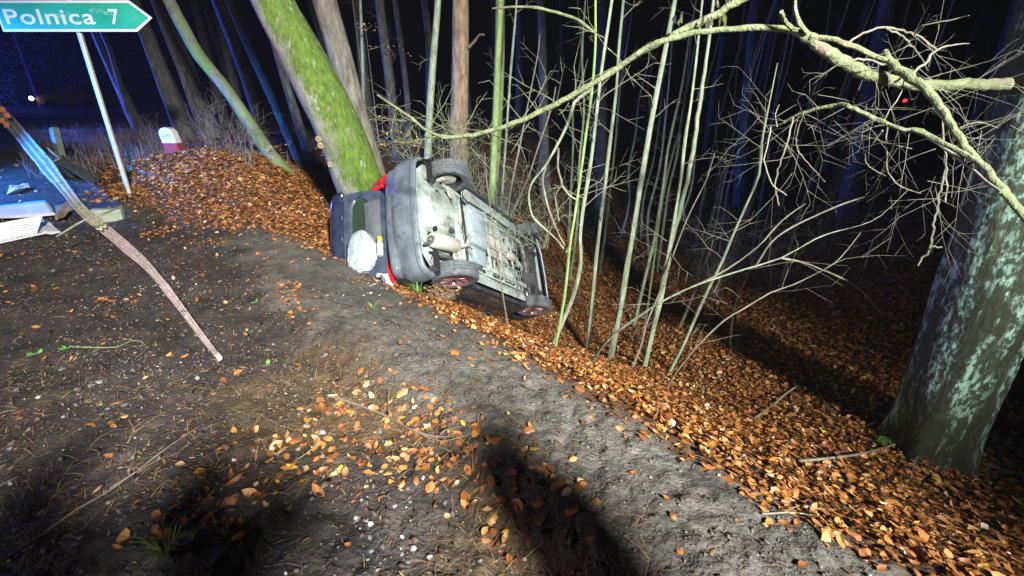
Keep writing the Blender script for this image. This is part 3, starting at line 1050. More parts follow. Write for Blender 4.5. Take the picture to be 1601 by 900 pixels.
    for x in (-.28, .12, .55):
        m = MB()
        box(m, (x, 0, .212), (.06, 1.12, .035), bev=.012)
        m.build('cross_member', 'under', car)
    for y in (-.56, .56):
        m = MB()
        box(m, (.0, y, .20), (1.5, .02, .05), bev=.006)
        m.build('sill_flange', 'under', car)
    for (x, y) in ((-.05, .26), (.32, -.26), (.7, .24), (-.5, .5), (.62, -.6), (-1.66, .2), (-1.62, -.5)):
        m = MB()
        lathe(m, [(0, .001), (0, .032), (.012, .036)], (x, y, .205), (0, 0, 1), 14)
        m.build('rubber_plug', 'black', car)
    # rear axle with arms, springs and dampers
    m = MB()
    tube(m, [(-1.08, -.56, .26), (-1.10, -.3, .245), (-1.10, .3, .245), (-1.08, .56, .26)], .045, 10)
    m.build('rear_axle', 'under', car)
    m = MB()
    tube(m, [(-.985, -.52, .20), (-.99, -.2, .185), (-.985, .2, .185), (-.98, .46, .19)], .013, 6)
    m.build('brake_line', 'black', car)
    for sg in (-1, 1):
        m = MB()
        tube(m, [(-.86, sg * .52, .24), (-1.08, sg * .55, .25), (-1.30, sg * .60, .30)], [.04, .045, .04], 8)
        m.build('trailing_arm', 'under', car)
        m = MB()
        a = np.linspace(0, 2 * math.pi * 5.5, 90)
        tube(m, [(-1.24 + .058 * math.cos(t), sg * .47 + .058 * math.sin(t), .20 + .23 * t / a[-1]) for t in a], .011, 6)
        m.build('coil_spring', 'black', car)
        m = MB()
        lathe(m, [(0, .001), (0, .075), (.02, .08)], (-1.24, sg * .47, .19), (0, 0, 1), 18)
        lathe(m, [(0, .02), (.3, .024)], (-1.40, sg * .52, .28), (.1, 0, 1), 10)
        m.build('damper', 'muffler', car)
    # front subframe, arms, drive shafts, engine and gearbox from below
    m = MB()
    p, r = smooth_path([(.98, -.42, .20), (1.05, -.2, .19), (1.05, .2, .19), (.98, .42, .20)], [.05] * 4, .06)
    tube(m, p, r, 8)
    p, r = smooth_path([(1.0, -.40, .20), (1.3, -.36, .20), (1.72, -.40, .22)], [.04] * 3, .06)
    tube(m, p, r, 8)
    p, r = smooth_path([(1.0, .40, .20), (1.3, .36, .20), (1.72, .40, .22)], [.04] * 3, .06)
    tube(m, p, r, 8)
    m.build('subframe', 'mech', car)
    for sg in (-1, 1):
        m = MB()
        tube(m, [(1.08, sg * .38, .21), (1.22, sg * .62, .22)], [.035, .028], 8)
        tube(m, [(1.45, sg * .38, .21), (1.25, sg * .62, .22)], [.03, .028], 8)
        m.build('control_arm', 'mech', car)
        m = MB()
        tube(m, [(1.26, sg * .14, .30), (1.26, sg * .24, .30), (1.27, sg * .30, .30), (1.28, sg * .56, .31)], [.045, .045, .018, .018], 10)
        lathe(m, [(0, .04), (.08, .055), (.10, .03)], (1.275, sg * .48, .305), (0, sg, 0), 12)
        m.build('drive_shaft', 'mech', car)
        m = MB()
        tube(m, [(1.12, sg * .30, .26), (1.14, sg * .58, .27)], .014, 6)
        m.build('tie_rod', 'muffler', car)
    m = MB()
    box(m, (1.42, -.12, .27), (.36, .46, .16), bev=.05)
    m.build('oil_sump', 'mech', car)
    m = MB()
    box(m, (1.40, .24, .28), (.34, .28, .18), bev=.07)
    lathe(m, [(0, .12), (.1, .13), (.16, .07)], (1.36, .10, .29), (0, 1, 0), 16)
    m.build('gearbox', 'trim_grey', car)
    m = MB()
    box(m, (1.78, 0, .27), (.06, 1.1, .10), bev=.02)
    m.build('radiator_support', 'under_blue', car)
    m = MB()
    for k in range(5):
        a, b_ = (1.5 + .07 * k, .42 + .03 * k, .24), (1.6 + .05 * k, .62 - .02 * k, .27)
        tube(m, [a, ((a[0] + b_[0]) / 2, (a[1] + b_[1]) / 2, .21), b_], .014, 6)
    m.build('hose', 'black', car)
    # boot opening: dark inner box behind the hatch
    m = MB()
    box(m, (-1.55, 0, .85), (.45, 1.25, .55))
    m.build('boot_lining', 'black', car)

    # lamps
    for sg in (1, -1):
        m = MB()
        g = lambda s, t: (-1.93 + .02 * s + .20 * t ** 2, sg * (.50 + .31 * t), .815 + .19 * s + .02 * t)
        grid(m, 8, 8, g)
        o = m.build('tail_light', 'tail_red', car)
        so = o.modifiers.new('thickness', 'SOLIDIFY')
        so.thickness, so.offset = .05, -1
        m = MB()
        grid(m, 4, 8, lambda s, t: (-1.935 + .02 * (.45 + .25 * s) + .20 * t ** 2, sg * (.52 + .29 * t), .815 + .19 * (.40 + .28 * s) + .02 * t))
        m.build('lens_band', 'tail_smoke', o)
        m = MB()
        grid(m, 5, 5, lambda s, t: (1.94 - .22 * t ** 2, sg * (.45 + .30 * t), .66 + .10 * s))
        m.build('headlight', 'glass', car)

    # hatch torn loose and standing off the back: frame round a glazed opening
    e0, e1 = np.array([-1.985, .14, .78]), np.array([-2.07, .14, 1.42])
    ex = (e1 - e0)
    nrm = np.array([-ex[2], 0, ex[0]])
    nrm /= np.linalg.norm(nrm)

    def hp(t, y, off=0):
        return e0 + ex * t + np.array([0, y, 0]) + nrm * off
    outer = [(0, -.52), (.0, .56), (.05, .61), (.5, .63), (.85, .60), (.97, .50), (1.0, .30), (1.0, -.34), (.97, -.58), (.85, -.64), (.5, -.62), (.05, -.55)]
    inner = [(.30, -.40), (.30, .40), (.33, .47), (.50, .51), (.66, .50), (.74, .44), (.77, .28), (.77, -.28), (.75, -.46), (.68, -.54), (.52, -.54), (.34, -.47)]
    n = len(outer)
    m = MB()
    V = [hp(t, y, .0) for t, y in outer] + [hp(t, y, .0) for t, y in inner] + [hp(t, y, -.07) for t, y in outer] + [hp(t, y, -.07) for t, y in inner]
    F = []
    for k in range(n):
        k2 = (k + 1) % n
        F += [(k, k2, n + k2, n + k), (2 * n + k, 3 * n + k, 3 * n + k2, 2 * n + k2), (k, 2 * n + k, 2 * n + k2, k2), (n + k, n + k2, 3 * n + k2, 3 * n + k)]
    m.add(V, F)
    hatch = m.build('tailgate', 'hatch_inner', car)
    tag(hatch, 'dark blue tailgate standing off the rear')
    m = MB()
    m.add([hp(t, y, -.03) for t, y in inner], [tuple(range(n))])
    m.build('window', 'glass', hatch, smooth=False)
    m = MB()       # dark outer rim and spoiler
    rim_p = [hp(t + .04, y, .0) for t, y in outer[3:10]]
    p, r = smooth_path(rim_p, [.05, .07, .085, .095, .095, .085, .05], .05)
    tube(m, p, r, 10, .12, 4)
    m.build('spoiler', 'hatch_paint', hatch)
    m = MB()
    p, r = smooth_path([hp(t, y, -.02) for t, y in ((1.0, .35), (.97, .52), (.85, .63), (.5, .67), (.05, .65))], [.06, .07, .07, .06, .05], .05)
    tube(m, p, r, 10, .2, 6)
    m.build('crumpled_edge', 'hatch_paint', hatch)
    m = MB()
    grid(m, 8, 14, lambda s, t: tuple(hp(.03 + .36 * s, -.42 + .80 * t, .012 + .025 * math.sin(math.pi * s) * math.sin(math.pi * t) ** .5)))
    m.build('inner_trim', 'trim_grey', hatch)
    m = MB()
    for y in (-.56, -.3, .0, .3):
        q = hp(.93, y, .02)
        box(m, q, (.03, .06, .03), bev=.008)
    m.build('latch', 'trim_grey', hatch)

    # wheels
    tp = [(-.085, .20), (-.098, .235), (-.103, .27), (-.098, .295), (-.085, .309), (-.062, .314), (-.060, .305), (-.052, .305), (-.050, .315), (-.02, .316),
          (-.018, .306), (-.010, .306), (-.008, .316), (.022, .316), (.024, .306), (.032, .306), (.034, .315), (.062, .314), (.085, .309), (.098, .295), (.103, .27), (.098, .235), (.085, .20)]
    first = None
    for (sx, sg) in ((-1, 1), (1, 1), (-1, -1), (1, -1)):
        w = bpy.data.objects.new('wheel', None)
        C.objects.link(w)
        w.parent = car
        w.location = (sx * WX, sg * WY, WR - DROOP - (.03 if sg < 0 else 0))
        if sg < 0: w.rotation_euler = (0, 0, math.pi)
        if sx > 0: w.rotation_euler.z += sg * .12
        if first is None:
            first = []
            m = MB()
            lathe(m, tp, (0, 0, 0), (0, 1, 0), 64)
            # tread blocks across the crown
            for k in range(72):
                t = 2 * math.pi * k / 72
                for yy, ww in ((-.073, .026), (.073, .026), (-.035, .028), (.008, .028)):
                    t2 = t + (.02 if yy > 0 else 0)
                    R = np.array([[math.cos(t2), 0, math.sin(t2)], [0, 1, 0], [-math.sin(t2), 0, math.cos(t2)]])
                    box(m, R @ np.array([0, yy, .3155 if abs(yy) < .06 else .3105]), (.019, ww, .008), R)
            first.append(m.build('tyre', 'rubber', w))
            m = MB()
            lathe(m, [(.085, .205), (.07, .20), (.05, .19), (-.05, .185), (-.085, .205)], (0, 0, 0), (0, 1, 0), 48)
            lathe(m, [(.045, .001), (.045, .185)], (0, -.02, 0), (0, 1, 0), 32)
            first.append(m.build('rim', 'rim', w))
            m = MB()
            tube(m, [(.203 * math.cos(t), .086, .203 * math.sin(t)) for t in np.linspace(0, 2 * math.pi, 49)], .008, 6, cap=False)
            first.append(m.build('rim_ring', 'rim_red', w))
            sm_ = None
            for k in range(10):
                t = 2 * math.pi * k / 10
                R = np.array([[math.cos(t), 0, math.sin(t)], [0, 1, 0], [-math.sin(t), 0, math.cos(t)]])
                m = MB()
                m.add([R @ np.array(q) for q in ((-.012, .066, .04), (.012, .066, .04), (.022, .076, .195), (-.022, .076, .195), (-.014, .045, .04), (.014, .045, .04), (.024, .05, .195), (-.024, .05, .195))],
                      [(0, 1, 2, 3), (0, 4, 5, 1), (3, 2, 6, 7), (0, 3, 7, 4), (1, 5, 6, 2)])
                first.append(m.build('spoke', 'rim_red' if k % 2 else 'rim_silver', w, smooth=False))
            m = MB()
            lathe(m, [(.075, .001), (.075, .03), (.065, .048), (.03, .055)], (0, 0, 0), (0, 1, 0), 20)
            first.append(m.build('hub', 'rim_red', w))
            m = MB()
            lathe(m, [(-.06, .001), (-.06, .05), (-.05, .12), (-.03, .125), (0, .12)], (0, 0, 0), (0, 1, 0), 28)
            box(m, (.07, -.055, .07), (.06, .05, .11), bev=.012)
            first.append(m.build('brake_drum', 'muffler', w))
        else:
            for q in first:
                c = q.copy()
                C.objects.link(c)
                c.parent = w


build_car()


# white airbag-like bundle in the rear window, bottle, scrap
def blob(name, label, cat, c, size, m, R=None, amp=.12, freq=2.2, seed=1, flat=None):
    bm = bmesh.new()
    bmesh.ops.create_icosphere(bm, subdivisions=4, radius=1)
    v = np.array([tuple(q.co) for q in bm.verts])
    bm.verts.index_update()
    f = [tuple(q.index for q in fc.verts) for fc in bm.faces]
    bm.free()
    n = fbm(v[:, 0] * freq + seed * 5 + 30, v[:, 1] * freq + v[:, 2] * freq * .7 + 30, 4) + .5 * fbm(v[:, 2] * freq * 2 + 60, v[:, 0] * freq * 1.6 + seed, 3)
    fold = np.abs(fbm(v[:, 0] * 3 + v[:, 2] * 2 + seed + 20, v[:, 1] * 3 + 20, 3))
    v = v * (1 + amp * (n * 1.6 - fold * 1.2))[:, None]
    v = np.sign(v) * np.abs(v) ** .7 * np.array(size) / 2
    if R is not None: v = v @ np.array(R).T
    o = MB().add(v + np.array(c), f).build(name, m, None, c)
    return tag(o, label, cat)


# local frame of the hatch plane in the world
blob('white_bag', 'puffy white fabric bag bulging from the tailgate window of the overturned car', 'bag', car_w((-2.10, .43, 1.03)), (.20, .54, .40), 'white_cloth', CAR_R, .30, 2.2, 2)
bt = thing('plastic_bottle', 'small clear bottle with bright yellow cap wedged beside the white bag', 'bottle', car_w((-2.06, .36, .77)))
Rb = CAR_R @ np.array([[1, 0, 0], [0, 1, 0], [0, 0, 1.]])
d_ax = -CAR_R[:, 1]
m = MB(); lathe(m, [(-.17, .001), (-.17, .036), (-.02, .038), (.01, .03), (.02, .018), (.04, .018)], (0, 0, 0), d_ax, 16); m.build('flask', 'bottle', bt)
m = MB(); lathe(m, [(.02, .03), (.075, .03), (.08, .026), (.08, .001)], (0, 0, 0), d_ax, 16); m.build('cap', 'yellow', bt)


def sheet(name, label, cat, corners, m, thick=.006, wob=.02, nu=10, nv=8, seed=0, group=None, parent=None, tears=0.0):
    """a crumpled plate between four corners given in order"""
    a, b, c, d = [np.array(q, float) for q in corners]
    nn = np.cross(b - a, d - a)
    nn /= np.linalg.norm(nn)
    mb = MB()

    def fn(s, t):
        if tears and (s in (0.0, 1.0)):
            s = s + tears * float(fbm(t * 6 + seed * 9 + 5, seed + 3.3, 3)) * 2
        p = (a * (1 - s) + b * s) * (1 - t) + (d * (1 - s) + c * s) * t
        return tuple(p + nn * wob * 2 * float(fbm(s * 3 + seed * 11 + 9, t * 3 + seed * 5 + 9, 3)))
    grid(mb, nu, nv, fn)
    base = (a + b + c + d) / 4
    o = mb.build(name, m, parent, base if parent is None else (0, 0, 0))
    so = o.modifiers.new('thickness', 'SOLIDIFY')
    so.thickness = thick
    if label: tag(o, label, cat, group)
    return o


def gz(px, py, up=0.0):
    p = G(px, py)
    return p + np.array([0, 0, up])


sheet('plastic_scrap', 'crumpled white plastic scrap on the mud below the red tail light', 'debris',
      [P(588, 455, 4.98), P(618, 452, 5.0), P(606, 428, 5.02), P(590, 426, 5.0)], 'white_plastic', .008, .05, 10, 8, 4)

# ------------------------------------------------------------------ road sign
def build_sign():
    base = G(203, 304)
    Y0 = base[1]
    top = P(116, 22, Y0)
    x0 = base[0]
    s = thing('road_sign', 'green arrow shaped direction sign reading Polnica 7 on a grey pole', 'road sign', base)
    m = MB()
    # slight lean of the real pole
    tp_ = P(121, 40, Y0)
    tube(m, [np.array([0, 0, -.3]), np.array([0, 0, 0]), tp_ - base, (tp_ - base) * np.array([1, 1, 1.16])], .034, 14)
    m.build('pole', 'pole', s)
    bl, br, tr, tip = P(12, 48, Y0), P(221, 53, Y0), P(206, 2, Y0), P(241, 29, Y0)
    zc, zb, zt = tip[2], (bl[2] + br[2]) / 2, tr[2]
    h = zt - zb
    xl, xr, xt = bl[0], br[0], tip[0] + .02
    y = -.06
    out = [(xl, zb), (xr, zb), (xt, zc), (xr, zt), (xl, zt)]

    def plate(name, pts, y0, y1, m_, bev=0.0):
        mb = MB()
        n = len(pts)
        v = [(px - base[0], y0, pz - base[2]) for px, pz in pts] + [(px - base[0], y1, pz - base[2]) for px, pz in pts]
        f = [tuple(range(n)), tuple(range(n, 2 * n))[::-1]] + [(k, n + k, n + (k + 1) % n, (k + 1) % n) for k in range(n)]
        return mb.add(v, f).build(name, m_, s, smooth=False)

    def ins(d):
        return [(xl + d, zb + d), (xr - d * .45, zb + d), (xt - d * 1.35, zc), (xr - d * .45, zt - d), (xl + d, zt - d)]
    plate('panel_back', out, y, y + .012, 'pole')
    plate('border', out, y - .004, y - .001, 'sign_white')
    plate('panel', ins(h * .085), y - .010, y - .006, 'sign_green')
    for k, z in enumerate((zb + h * .25, zb + h * .75)):
        mb = MB()
        box(mb, (.0 + (tp_[0] - base[0]), -.025, z - base[2]), (.12, .05, .03), bev=.006)
        mb.build('clamp', 'pole', s)
    for txt, xa, w in (('Polnica', P(17, 30, Y0)[0], P(155, 30, Y0)[0] - P(17, 30, Y0)[0]), ('7', P(179, 30, Y0)[0], P(194, 30, Y0)[0] - P(179, 30, Y0)[0])):
        me = text_mesh(txt, 1.0, .0, .012, 1.08)
        co = np.zeros(len(me.vertices) * 3)
        me.vertices.foreach_get('co', co)
        co = co.reshape(-1, 3)
        sx = w / (co[:, 0].max() - co[:, 0].min())
        caph = .50 * h / .73
        co2 = np.stack([(co[:, 0] - co[:, 0].min()) * sx + xa - base[0], np.full(len(co), y - .014), co[:, 1] * caph + zb + h * .245 - base[2]], -1)
        me.vertices.foreach_set('co', co2.ravel())
        me.materials.append(M['sign_white'])
        o = bpy.data.objects.new('lettering', me)
        C.objects.link(o)
        o.parent = s


build_sign()


# ------------------------------------------------------------------ kilometre stone
def build_stone():
    p = G(275, 240)
    p = p + np.array([0, 0, .075])
    w = 22 / FPX * pix(p)[2]
    hh = 33 / FPX * pix(p)[2]
    s = thing('milestone', 'white roadside marker stone with red base and rounded top beside a trunk', 'milestone', p)

    def prism(name, prof, dep, m_):
        n = len(prof)
        v = [(x, -dep / 2, z) for x, z in prof] + [(x, dep / 2, z) for x, z in prof]
        f = [tuple(range(n)), tuple(range(n, 2 * n))[::-1]] + [(k, n + k, n + (k + 1) % n, (k + 1) % n) for k in range(n)]
        o = MB().add(v, f).build(name, m_, s, smooth=False)
        bv = o.modifiers.new('bevel', 'BEVEL')
        bv.width, bv.segments = .012, 2
        return o
    w2 = w / 2
    lean = -.10
    red = [(-w2, -.25), (w2, -.25), (w2 + lean * .3 * hh, hh * .30), (-w2 + lean * .3 * hh, hh * .30)]
    prism('red_base', red, w * .62, 'stone_red')
    a = np.linspace(0, math.pi, 12)
    x0 = lean * .3 * hh
    top = [(-w2 + x0, hh * .305), (w2 + x0, hh * .305)] + [(w2 * .97 * math.cos(t) + lean * hh * .9, hh * .72 + hh * .28 * math.sin(t)) for t in a]
    prism('white_top', top, w * .60, 'stone_white')
    me = text_mesh('0197', hh * .22, .0, .0)
    co = np.zeros(len(me.vertices) * 3)
    me.vertices.foreach_get('co', co)
    co = co.reshape(-1, 3)
    cx = (co[:, 0].max() + co[:, 0].min()) / 2
    sx = w * .66 / (co[:, 0].max() - co[:, 0].min())
    me.vertices.foreach_set('co', np.stack([(co[:, 0] - cx) * sx + lean * hh * .65, np.full(len(co), -w * .30 - .004), co[:, 1] * 1.1 + hh * .55], -1).ravel())
    me.materials.append(M['ink'])
    o = bpy.data.objects.new('lettering', me)
    C.objects.link(o)
    o.parent = s


build_stone()


# ------------------------------------------------------------------ wrecked guard rail
def build_rail():
    # points along the bent rail: pixel, distance ahead, visible width in pixels, twist of the W profile
    K = [(-40, 140, 10.6, -.6), (8, 183, 9.4, -.65), (40, 220, 8.2, -.7), (72, 258, 6.9, -.75), (105, 300, 5.8, -.8), (130, 330, 5.2, -.95), (160, 355, 4.85, -1.1), (190, 380, 4.5, -1.1),
         (218, 404, 4.15, -1.0), (246, 434, 3.75, -.8), (275, 470, 3.35, -.9), (305, 510, 3.0, -1.1), (344, 560, 2.6, -1.2)]
    pts = np.array([P(a, b, y) for a, b, y, _ in K])
    tw = np.array([k[3] for k in K])
    path, twr = smooth_path(pts, tw, .08)
    wid = np.interp(np.linspace(0, 1, len(path)), [0, .5, .62, .78, 1], [.26, .22, .13, .105, .03])
    U = np.gradient(path, axis=0)
    U /= np.linalg.norm(U, axis=1)[:, None]
    base = path[len(path) // 2].copy()
    base[2] = H(base[0], base[1])
    rail = thing('guard_rail', 'bent and twisted steel guard rail torn down along the road edge', 'guard rail', base)
    prof = [(-.5, .05), (-.46, .0), (-.36, .0), (-.26, .26), (-.14, .26), (-.05, .02), (.05, .02), (.14, .26), (.26, .26), (.36, 0), (.46, 0), (.5, .05)]
    n, k = len(path), len(prof)
    V = []
    for i in range(n):
        t = U[i]
        side = np.cross(t, [0, 0, 1.])
        side /= np.linalg.norm(side)
        up = np.cross(side, t)
        a = twr[i]
        e = up * math.cos(a) + side * math.sin(a)
        d = -side * math.cos(a) + up * math.sin(a)
        w = wid[i]
        dent = .02 * float(fbm(i * .22 + 7, 3.3, 3))
        for (s_, q) in prof:
            V.append(path[i] + e * s_ * w + d * (q * .30 * min(1.0, .15 + .85 * (w / .27) ** 2) + dent) + e * .012 * float(fbm(i * .15 + 3, s_ * 2 + 9, 2)))
    mb = MB()
    cut, cut2 = int(n * .56), int(n * .74)

    def seg(i0, i1, name, m_):
        m = MB()
        vv = [V[i * k + j] for i in range(i0, i1) for j in range(k)]
        L = i1 - i0
        m.add(vv, [(i * k + j, i * k + j + 1, (i + 1) * k + j + 1, (i + 1) * k + j) for i in range(L - 1) for j in range(k - 1)])
        o = m.build(name, m_, rail, base)
        so = o.modifiers.new('thickness', 'SOLIDIFY')
        so.thickness = .006
        return o
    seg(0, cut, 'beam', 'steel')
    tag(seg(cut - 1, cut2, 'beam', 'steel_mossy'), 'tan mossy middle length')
    tag(seg(cut2 - 1, n, 'beam', 'steel_pink_light'), 'scraped pinkish end')
    # bolt heads
    for i in range(6, n - 6, 14):
        m = MB()
        c = (np.array(V[i * k + 5]) + np.array(V[i * k + 6])) / 2
        lathe(m, [(0, .02), (.012, .018), (.014, .001)], c - base, np.array(V[i * k + 5]) - np.array(V[i * k + 4]) + np.array([0, 0, .1]), 8)
        m.build('bolt', 'post_steel', rail)
    # reflectors near the far end
    for (a, b) in ((4, 171), (11, 180), (3, 188), (10, 195)):
        m = MB()
        c = P(a, b, 9.05)
        box(m, c - base, (.10, .03, .10), bev=.012)
        m.build('reflector', 'orange_lens', rail)
    return rail


build_rail()


def post(name, label, p0, p1, w, m_, cat='post', group=None):
    p0, p1 = np.array(p0, float), np.array(p1, float)
    mb = MB()
    t = (p1 - p0) / np.linalg.norm(p1 - p0)
    s = np.cross(t, [.3, 1, .2]); s /= np.linalg.norm(s)
    q = np.cross(t, s)
    prof = [(-.5, -.35), (.5, -.35), (.5, -.28), (-.42, -.28), (-.42, .28), (.5, .28), (.5, .35), (-.5, .35)]
    n = len(prof)
    L = [p0, p0 * .5 + p1 * .5 + s * .02, p1]
    v = [c + s * a * w + q * b * w for c in L for a, b in prof]
    f = [tuple(range(n)), tuple(range(2 * n, 3 * n))[::-1]] + [(i * n + k, i * n + (k + 1) % n, (i + 1) * n + (k + 1) % n, (i + 1) * n + k) for i in range(2) for k in range(n)]
    o = mb.add(v, f).build(name, m_, None, p0, smooth=False)
    return tag(o, label, cat, group)


g = P(100, 262, 8.3)
post('rail_post', 'leaning steel rail post standing behind the blue lit guard rail', (g[0], g[1], H(g[0], g[1]) - .1), P(84, 200, 8.5), .13, 'post_steel')
post('rail_post', 'broad toppled steel post end propped behind the rail near the sign pole', G(104, 275) + [0, 0, .02], P(76, 243, 7.2) + np.array([0, 0, .0]), .22, 'post_steel')
post('rail_post', 'dark steel post lying on the leaves between rail and sign pole', P(92, 248, 7.4), G(152, 288) + [0, 0, .03], .14, 'mech')
# concrete block by the rail bend
cb = G(172, 345)
m = MB(); box(m, (0, 0, .06), (.34, .16, .20), np.array([[.9, -.43, .05], [.43, .9, 0], [-.05, 0, 1]]), .02)
tag(m.build('concrete_block', 'concrete', None), 'small mossy concrete block beside the bend of the guard rail', 'block').location = cb
# rod over the rail
m = MB()
p, r = smooth_path([P(88, 370, 4.3), P(130, 345, 4.55), P(160, 335, 4.62), P(190, 322, 4.9)], [.010, .010, .010, .009], .08)
tube(m, p, r, 6)
tag(m.build('steel_rod', 'post_steel', None, p[0]), 'thin grey rod lying across the bent guard rail', 'rod')

# torn panels and labelled white plate at the left edge
sheet('plastic_fragment', 'long scuffed grey panel lying at the left edge behind the labelled plate', 'panel', [G(-60, 352) + [0, 0, .05], G(92, 345) + [0, 0, .06], G(80, 329) + [0, 0, .13], G(-60, 345) + [0, 0, .13]], 'panel_grey', .012, .03, 16, 6, 2, tears=.02)
sheet('torn_board', 'short brown torn board curling between grey panel and guard rail', 'board', [G(88, 350) + [0, 0, .03], G(122, 335) + [0, 0, .06], G(129, 326) + [0, 0, .16], G(92, 336) + [0, 0, .10]], 'brown_board', .012, .05, 10, 6, 5, tears=.05)
sheet('plastic_fragment', 'small pointed lavender grey scrap right of the labelled white plate', 'panel', [G(58, 372) + [0, 0, .02], G(98, 366) + [0, 0, .02], G(74, 351) + [0, 0, .06], G(62, 352) + [0, 0, .06]], 'panel_grey', .01, .03, 10, 6, 8, tears=.04)
sheet('plastic_strip', 'curved pale strip of plastic lying left of the guard rail', 'debris', [G(12, 306) + [0, 0, .02], G(50, 296) + [0, 0, .03], G(48, 293) + [0, 0, .06], G(18, 299) + [0, 0, .06]], 'panel_grey', .008, .05, 12, 5, 3)


def build_plate():
    a, b = G(-40, 392) + [0, 0, .01], G(57, 370) + [0, 0, .01]
    up = np.array([-.06, .22, .20])
    c, d = b + up, a + up
    base = a
    t = thing('labelled_plate', 'white rectangular plate with printed black characters along its lower edge', 'plate', base)
    ex = (b - a); w = np.linalg.norm(ex); ex /= w
    ez = up / np.linalg.norm(up); hgt = np.linalg.norm(up)
    nn = np.cross(ex, ez)
    R = np.stack([ex, nn, ez], -1)
    m = MB(); box(m, ex * w / 2 + ez * hgt / 2, (w, .012, hgt), R, .003); m.build('board', 'white_plastic', t)
    for txt, sz, ox, oz in (('0110309311 4 36', .052, .22, .012), ('III II', .03, .22, hgt * .62)):
        me = text_mesh(txt, sz, .0, .0)
        co = np.zeros(len(me.vertices) * 3); me.vertices.foreach_get('co', co); co = co.reshape(-1, 3)
        v = co[:, :1] * ex + co[:, 1:2] * ez + ex * (w * .42 + (0 if sz > .04 else .02)) + ez * oz - nn * .0085 * np.sign(np.dot(nn, [0, 1, 0]))
        me.vertices.foreach_set('co', v.ravel())
        me.materials.append(M['ink'])
        o = bpy.data.objects.new('lettering', me); C.objects.link(o); o.parent = t
    m = MB()
    for k in range(3):
        q = ex * w * (.72 + .06 * k) + ez * hgt * (.66 - .13 * k) - nn * .0085 * np.sign(np.dot(nn, [0, 1, 0]))
        box(m, q, (.10 + .03 * k, .001, .006), R)
    m.build('printed_line', 'trim_grey', t)


build_plate()


# ------------------------------------------------------------------ trees
def line3(pxs, Y0, lean=0.0):
    """pixel polyline with widths (base first) as 3D points on an upright sheet Y0 metres ahead, leaning by lean metres per metre of height"""
    pts, rad = [], []
    z0 = None
    for (a, b, w) in pxs:
        q = P(a, b, Y0)
        if z0 is None: z0 = q[2]
        for _ in range(4):
            q = P(a, b, Y0 + lean * (q[2] - z0))
        pts.append(q)
        rad.append(w / 2 / FPX * pix(q)[2])
    return np.array(pts), np.array(rad)


def to_ground(pts, rad, flare=1.0):
    """carry the foot of a stem down into the ground"""
    p0, d = pts[0], pts[0] - pts[1]
    d /= np.linalg.norm(d)
    if d[2] > -.3: d = np.array([d[0] * .3, 0, -1.]); d /= np.linalg.norm(d)
    ex, er = [], []
    h = p0[2] - H(p0[0], p0[1])
    if h > -.05:
        L = (h + .12) / -d[2]
        ex = [p0 + d * L]
        er = [rad[0] * flare]
        if L > 1.0:
            ex = [p0 + d * L, p0 + d * L * .5]
            er = [rad[0] * flare, rad[0] * (1 + (flare - 1) * .3)]
    return np.vstack([ex, pts]) if len(ex) else pts, np.concatenate([er, rad])


def carry_up(pts, rad, L):
    d = pts[-1] - pts[-2]
    d /= np.linalg.norm(d)
    d = d * .8 + np.array([0, 0, .25])
    d /= np.linalg.norm(d)
    return np.vstack([pts, pts[-1] + d * L * .5, pts[-1] + d * L + np.array([0, 0, .1])]), np.concatenate([rad, [rad[-1] * .85, rad[-1] * .6]])


def tree(name, label, m_, pxs, Y0, lean=0.0, cat='tree', group=None, up=2.5, sides=14, rough=.07, flare=1.25, step=.18, part='trunk'):
    pts, rad = line3(pxs, Y0, lean)
    pts, rad = to_ground(pts, rad, flare)
    if up: pts, rad = carry_up(pts, rad, up)
    base = np.array([pts[0][0], pts[0][1], float(H(pts[0][0], pts[0][1]))])
    t = thing(name, label, cat, base, group)
    p, r = smooth_path(pts, rad, step)
    mb = MB()
    tube(mb, p, r, sides, rough, 2.0, True, random.random() * 9)
    mb.build(part, m_, t, base)
    return t, base, p, r


def add_branch(t, base, pxs, Y0, Y1, m_, name='branch', rough=.12, step=.06, sides=8):
    n = len(pxs)
    k_ = .62 if name == 'twig' else .84
    pts = np.array([P(a, b, Y0 + (Y1 - Y0) * k / max(1, n - 1)) for k, (a, b, w) in enumerate(pxs)])
    rad = np.array([w * k_ / 2 / FPX * pix(q)[2] for q, (a, b, w) in zip(pts, pxs)])
    p, r = smooth_path(pts, rad, step)
    # angular kinks where buds and side shoots once stood
    rs_ = np.random.default_rng(int(abs(pxs[0][0]) * 7 + abs(pxs[0][1]) * 13))
    j = rs_.normal(0, 1, p.shape) * (r[:, None] * (.09 if name != 'twig' else .45) + .0008)
    j[0] = j[-1] = 0
    p = p + j
    if name == 'branch':
        for _ in range(max(1, len(p) // 14)):
            q = rs_.integers(1, len(p) - 1)
            r[q] *= rs_.uniform(1.15, 1.4)
    mb = MB()
    tube(mb, p, r, sides, rough, 9.0, True, random.random() * 9)
    o = mb.build(name, m_, t, base)
    return o, p, r


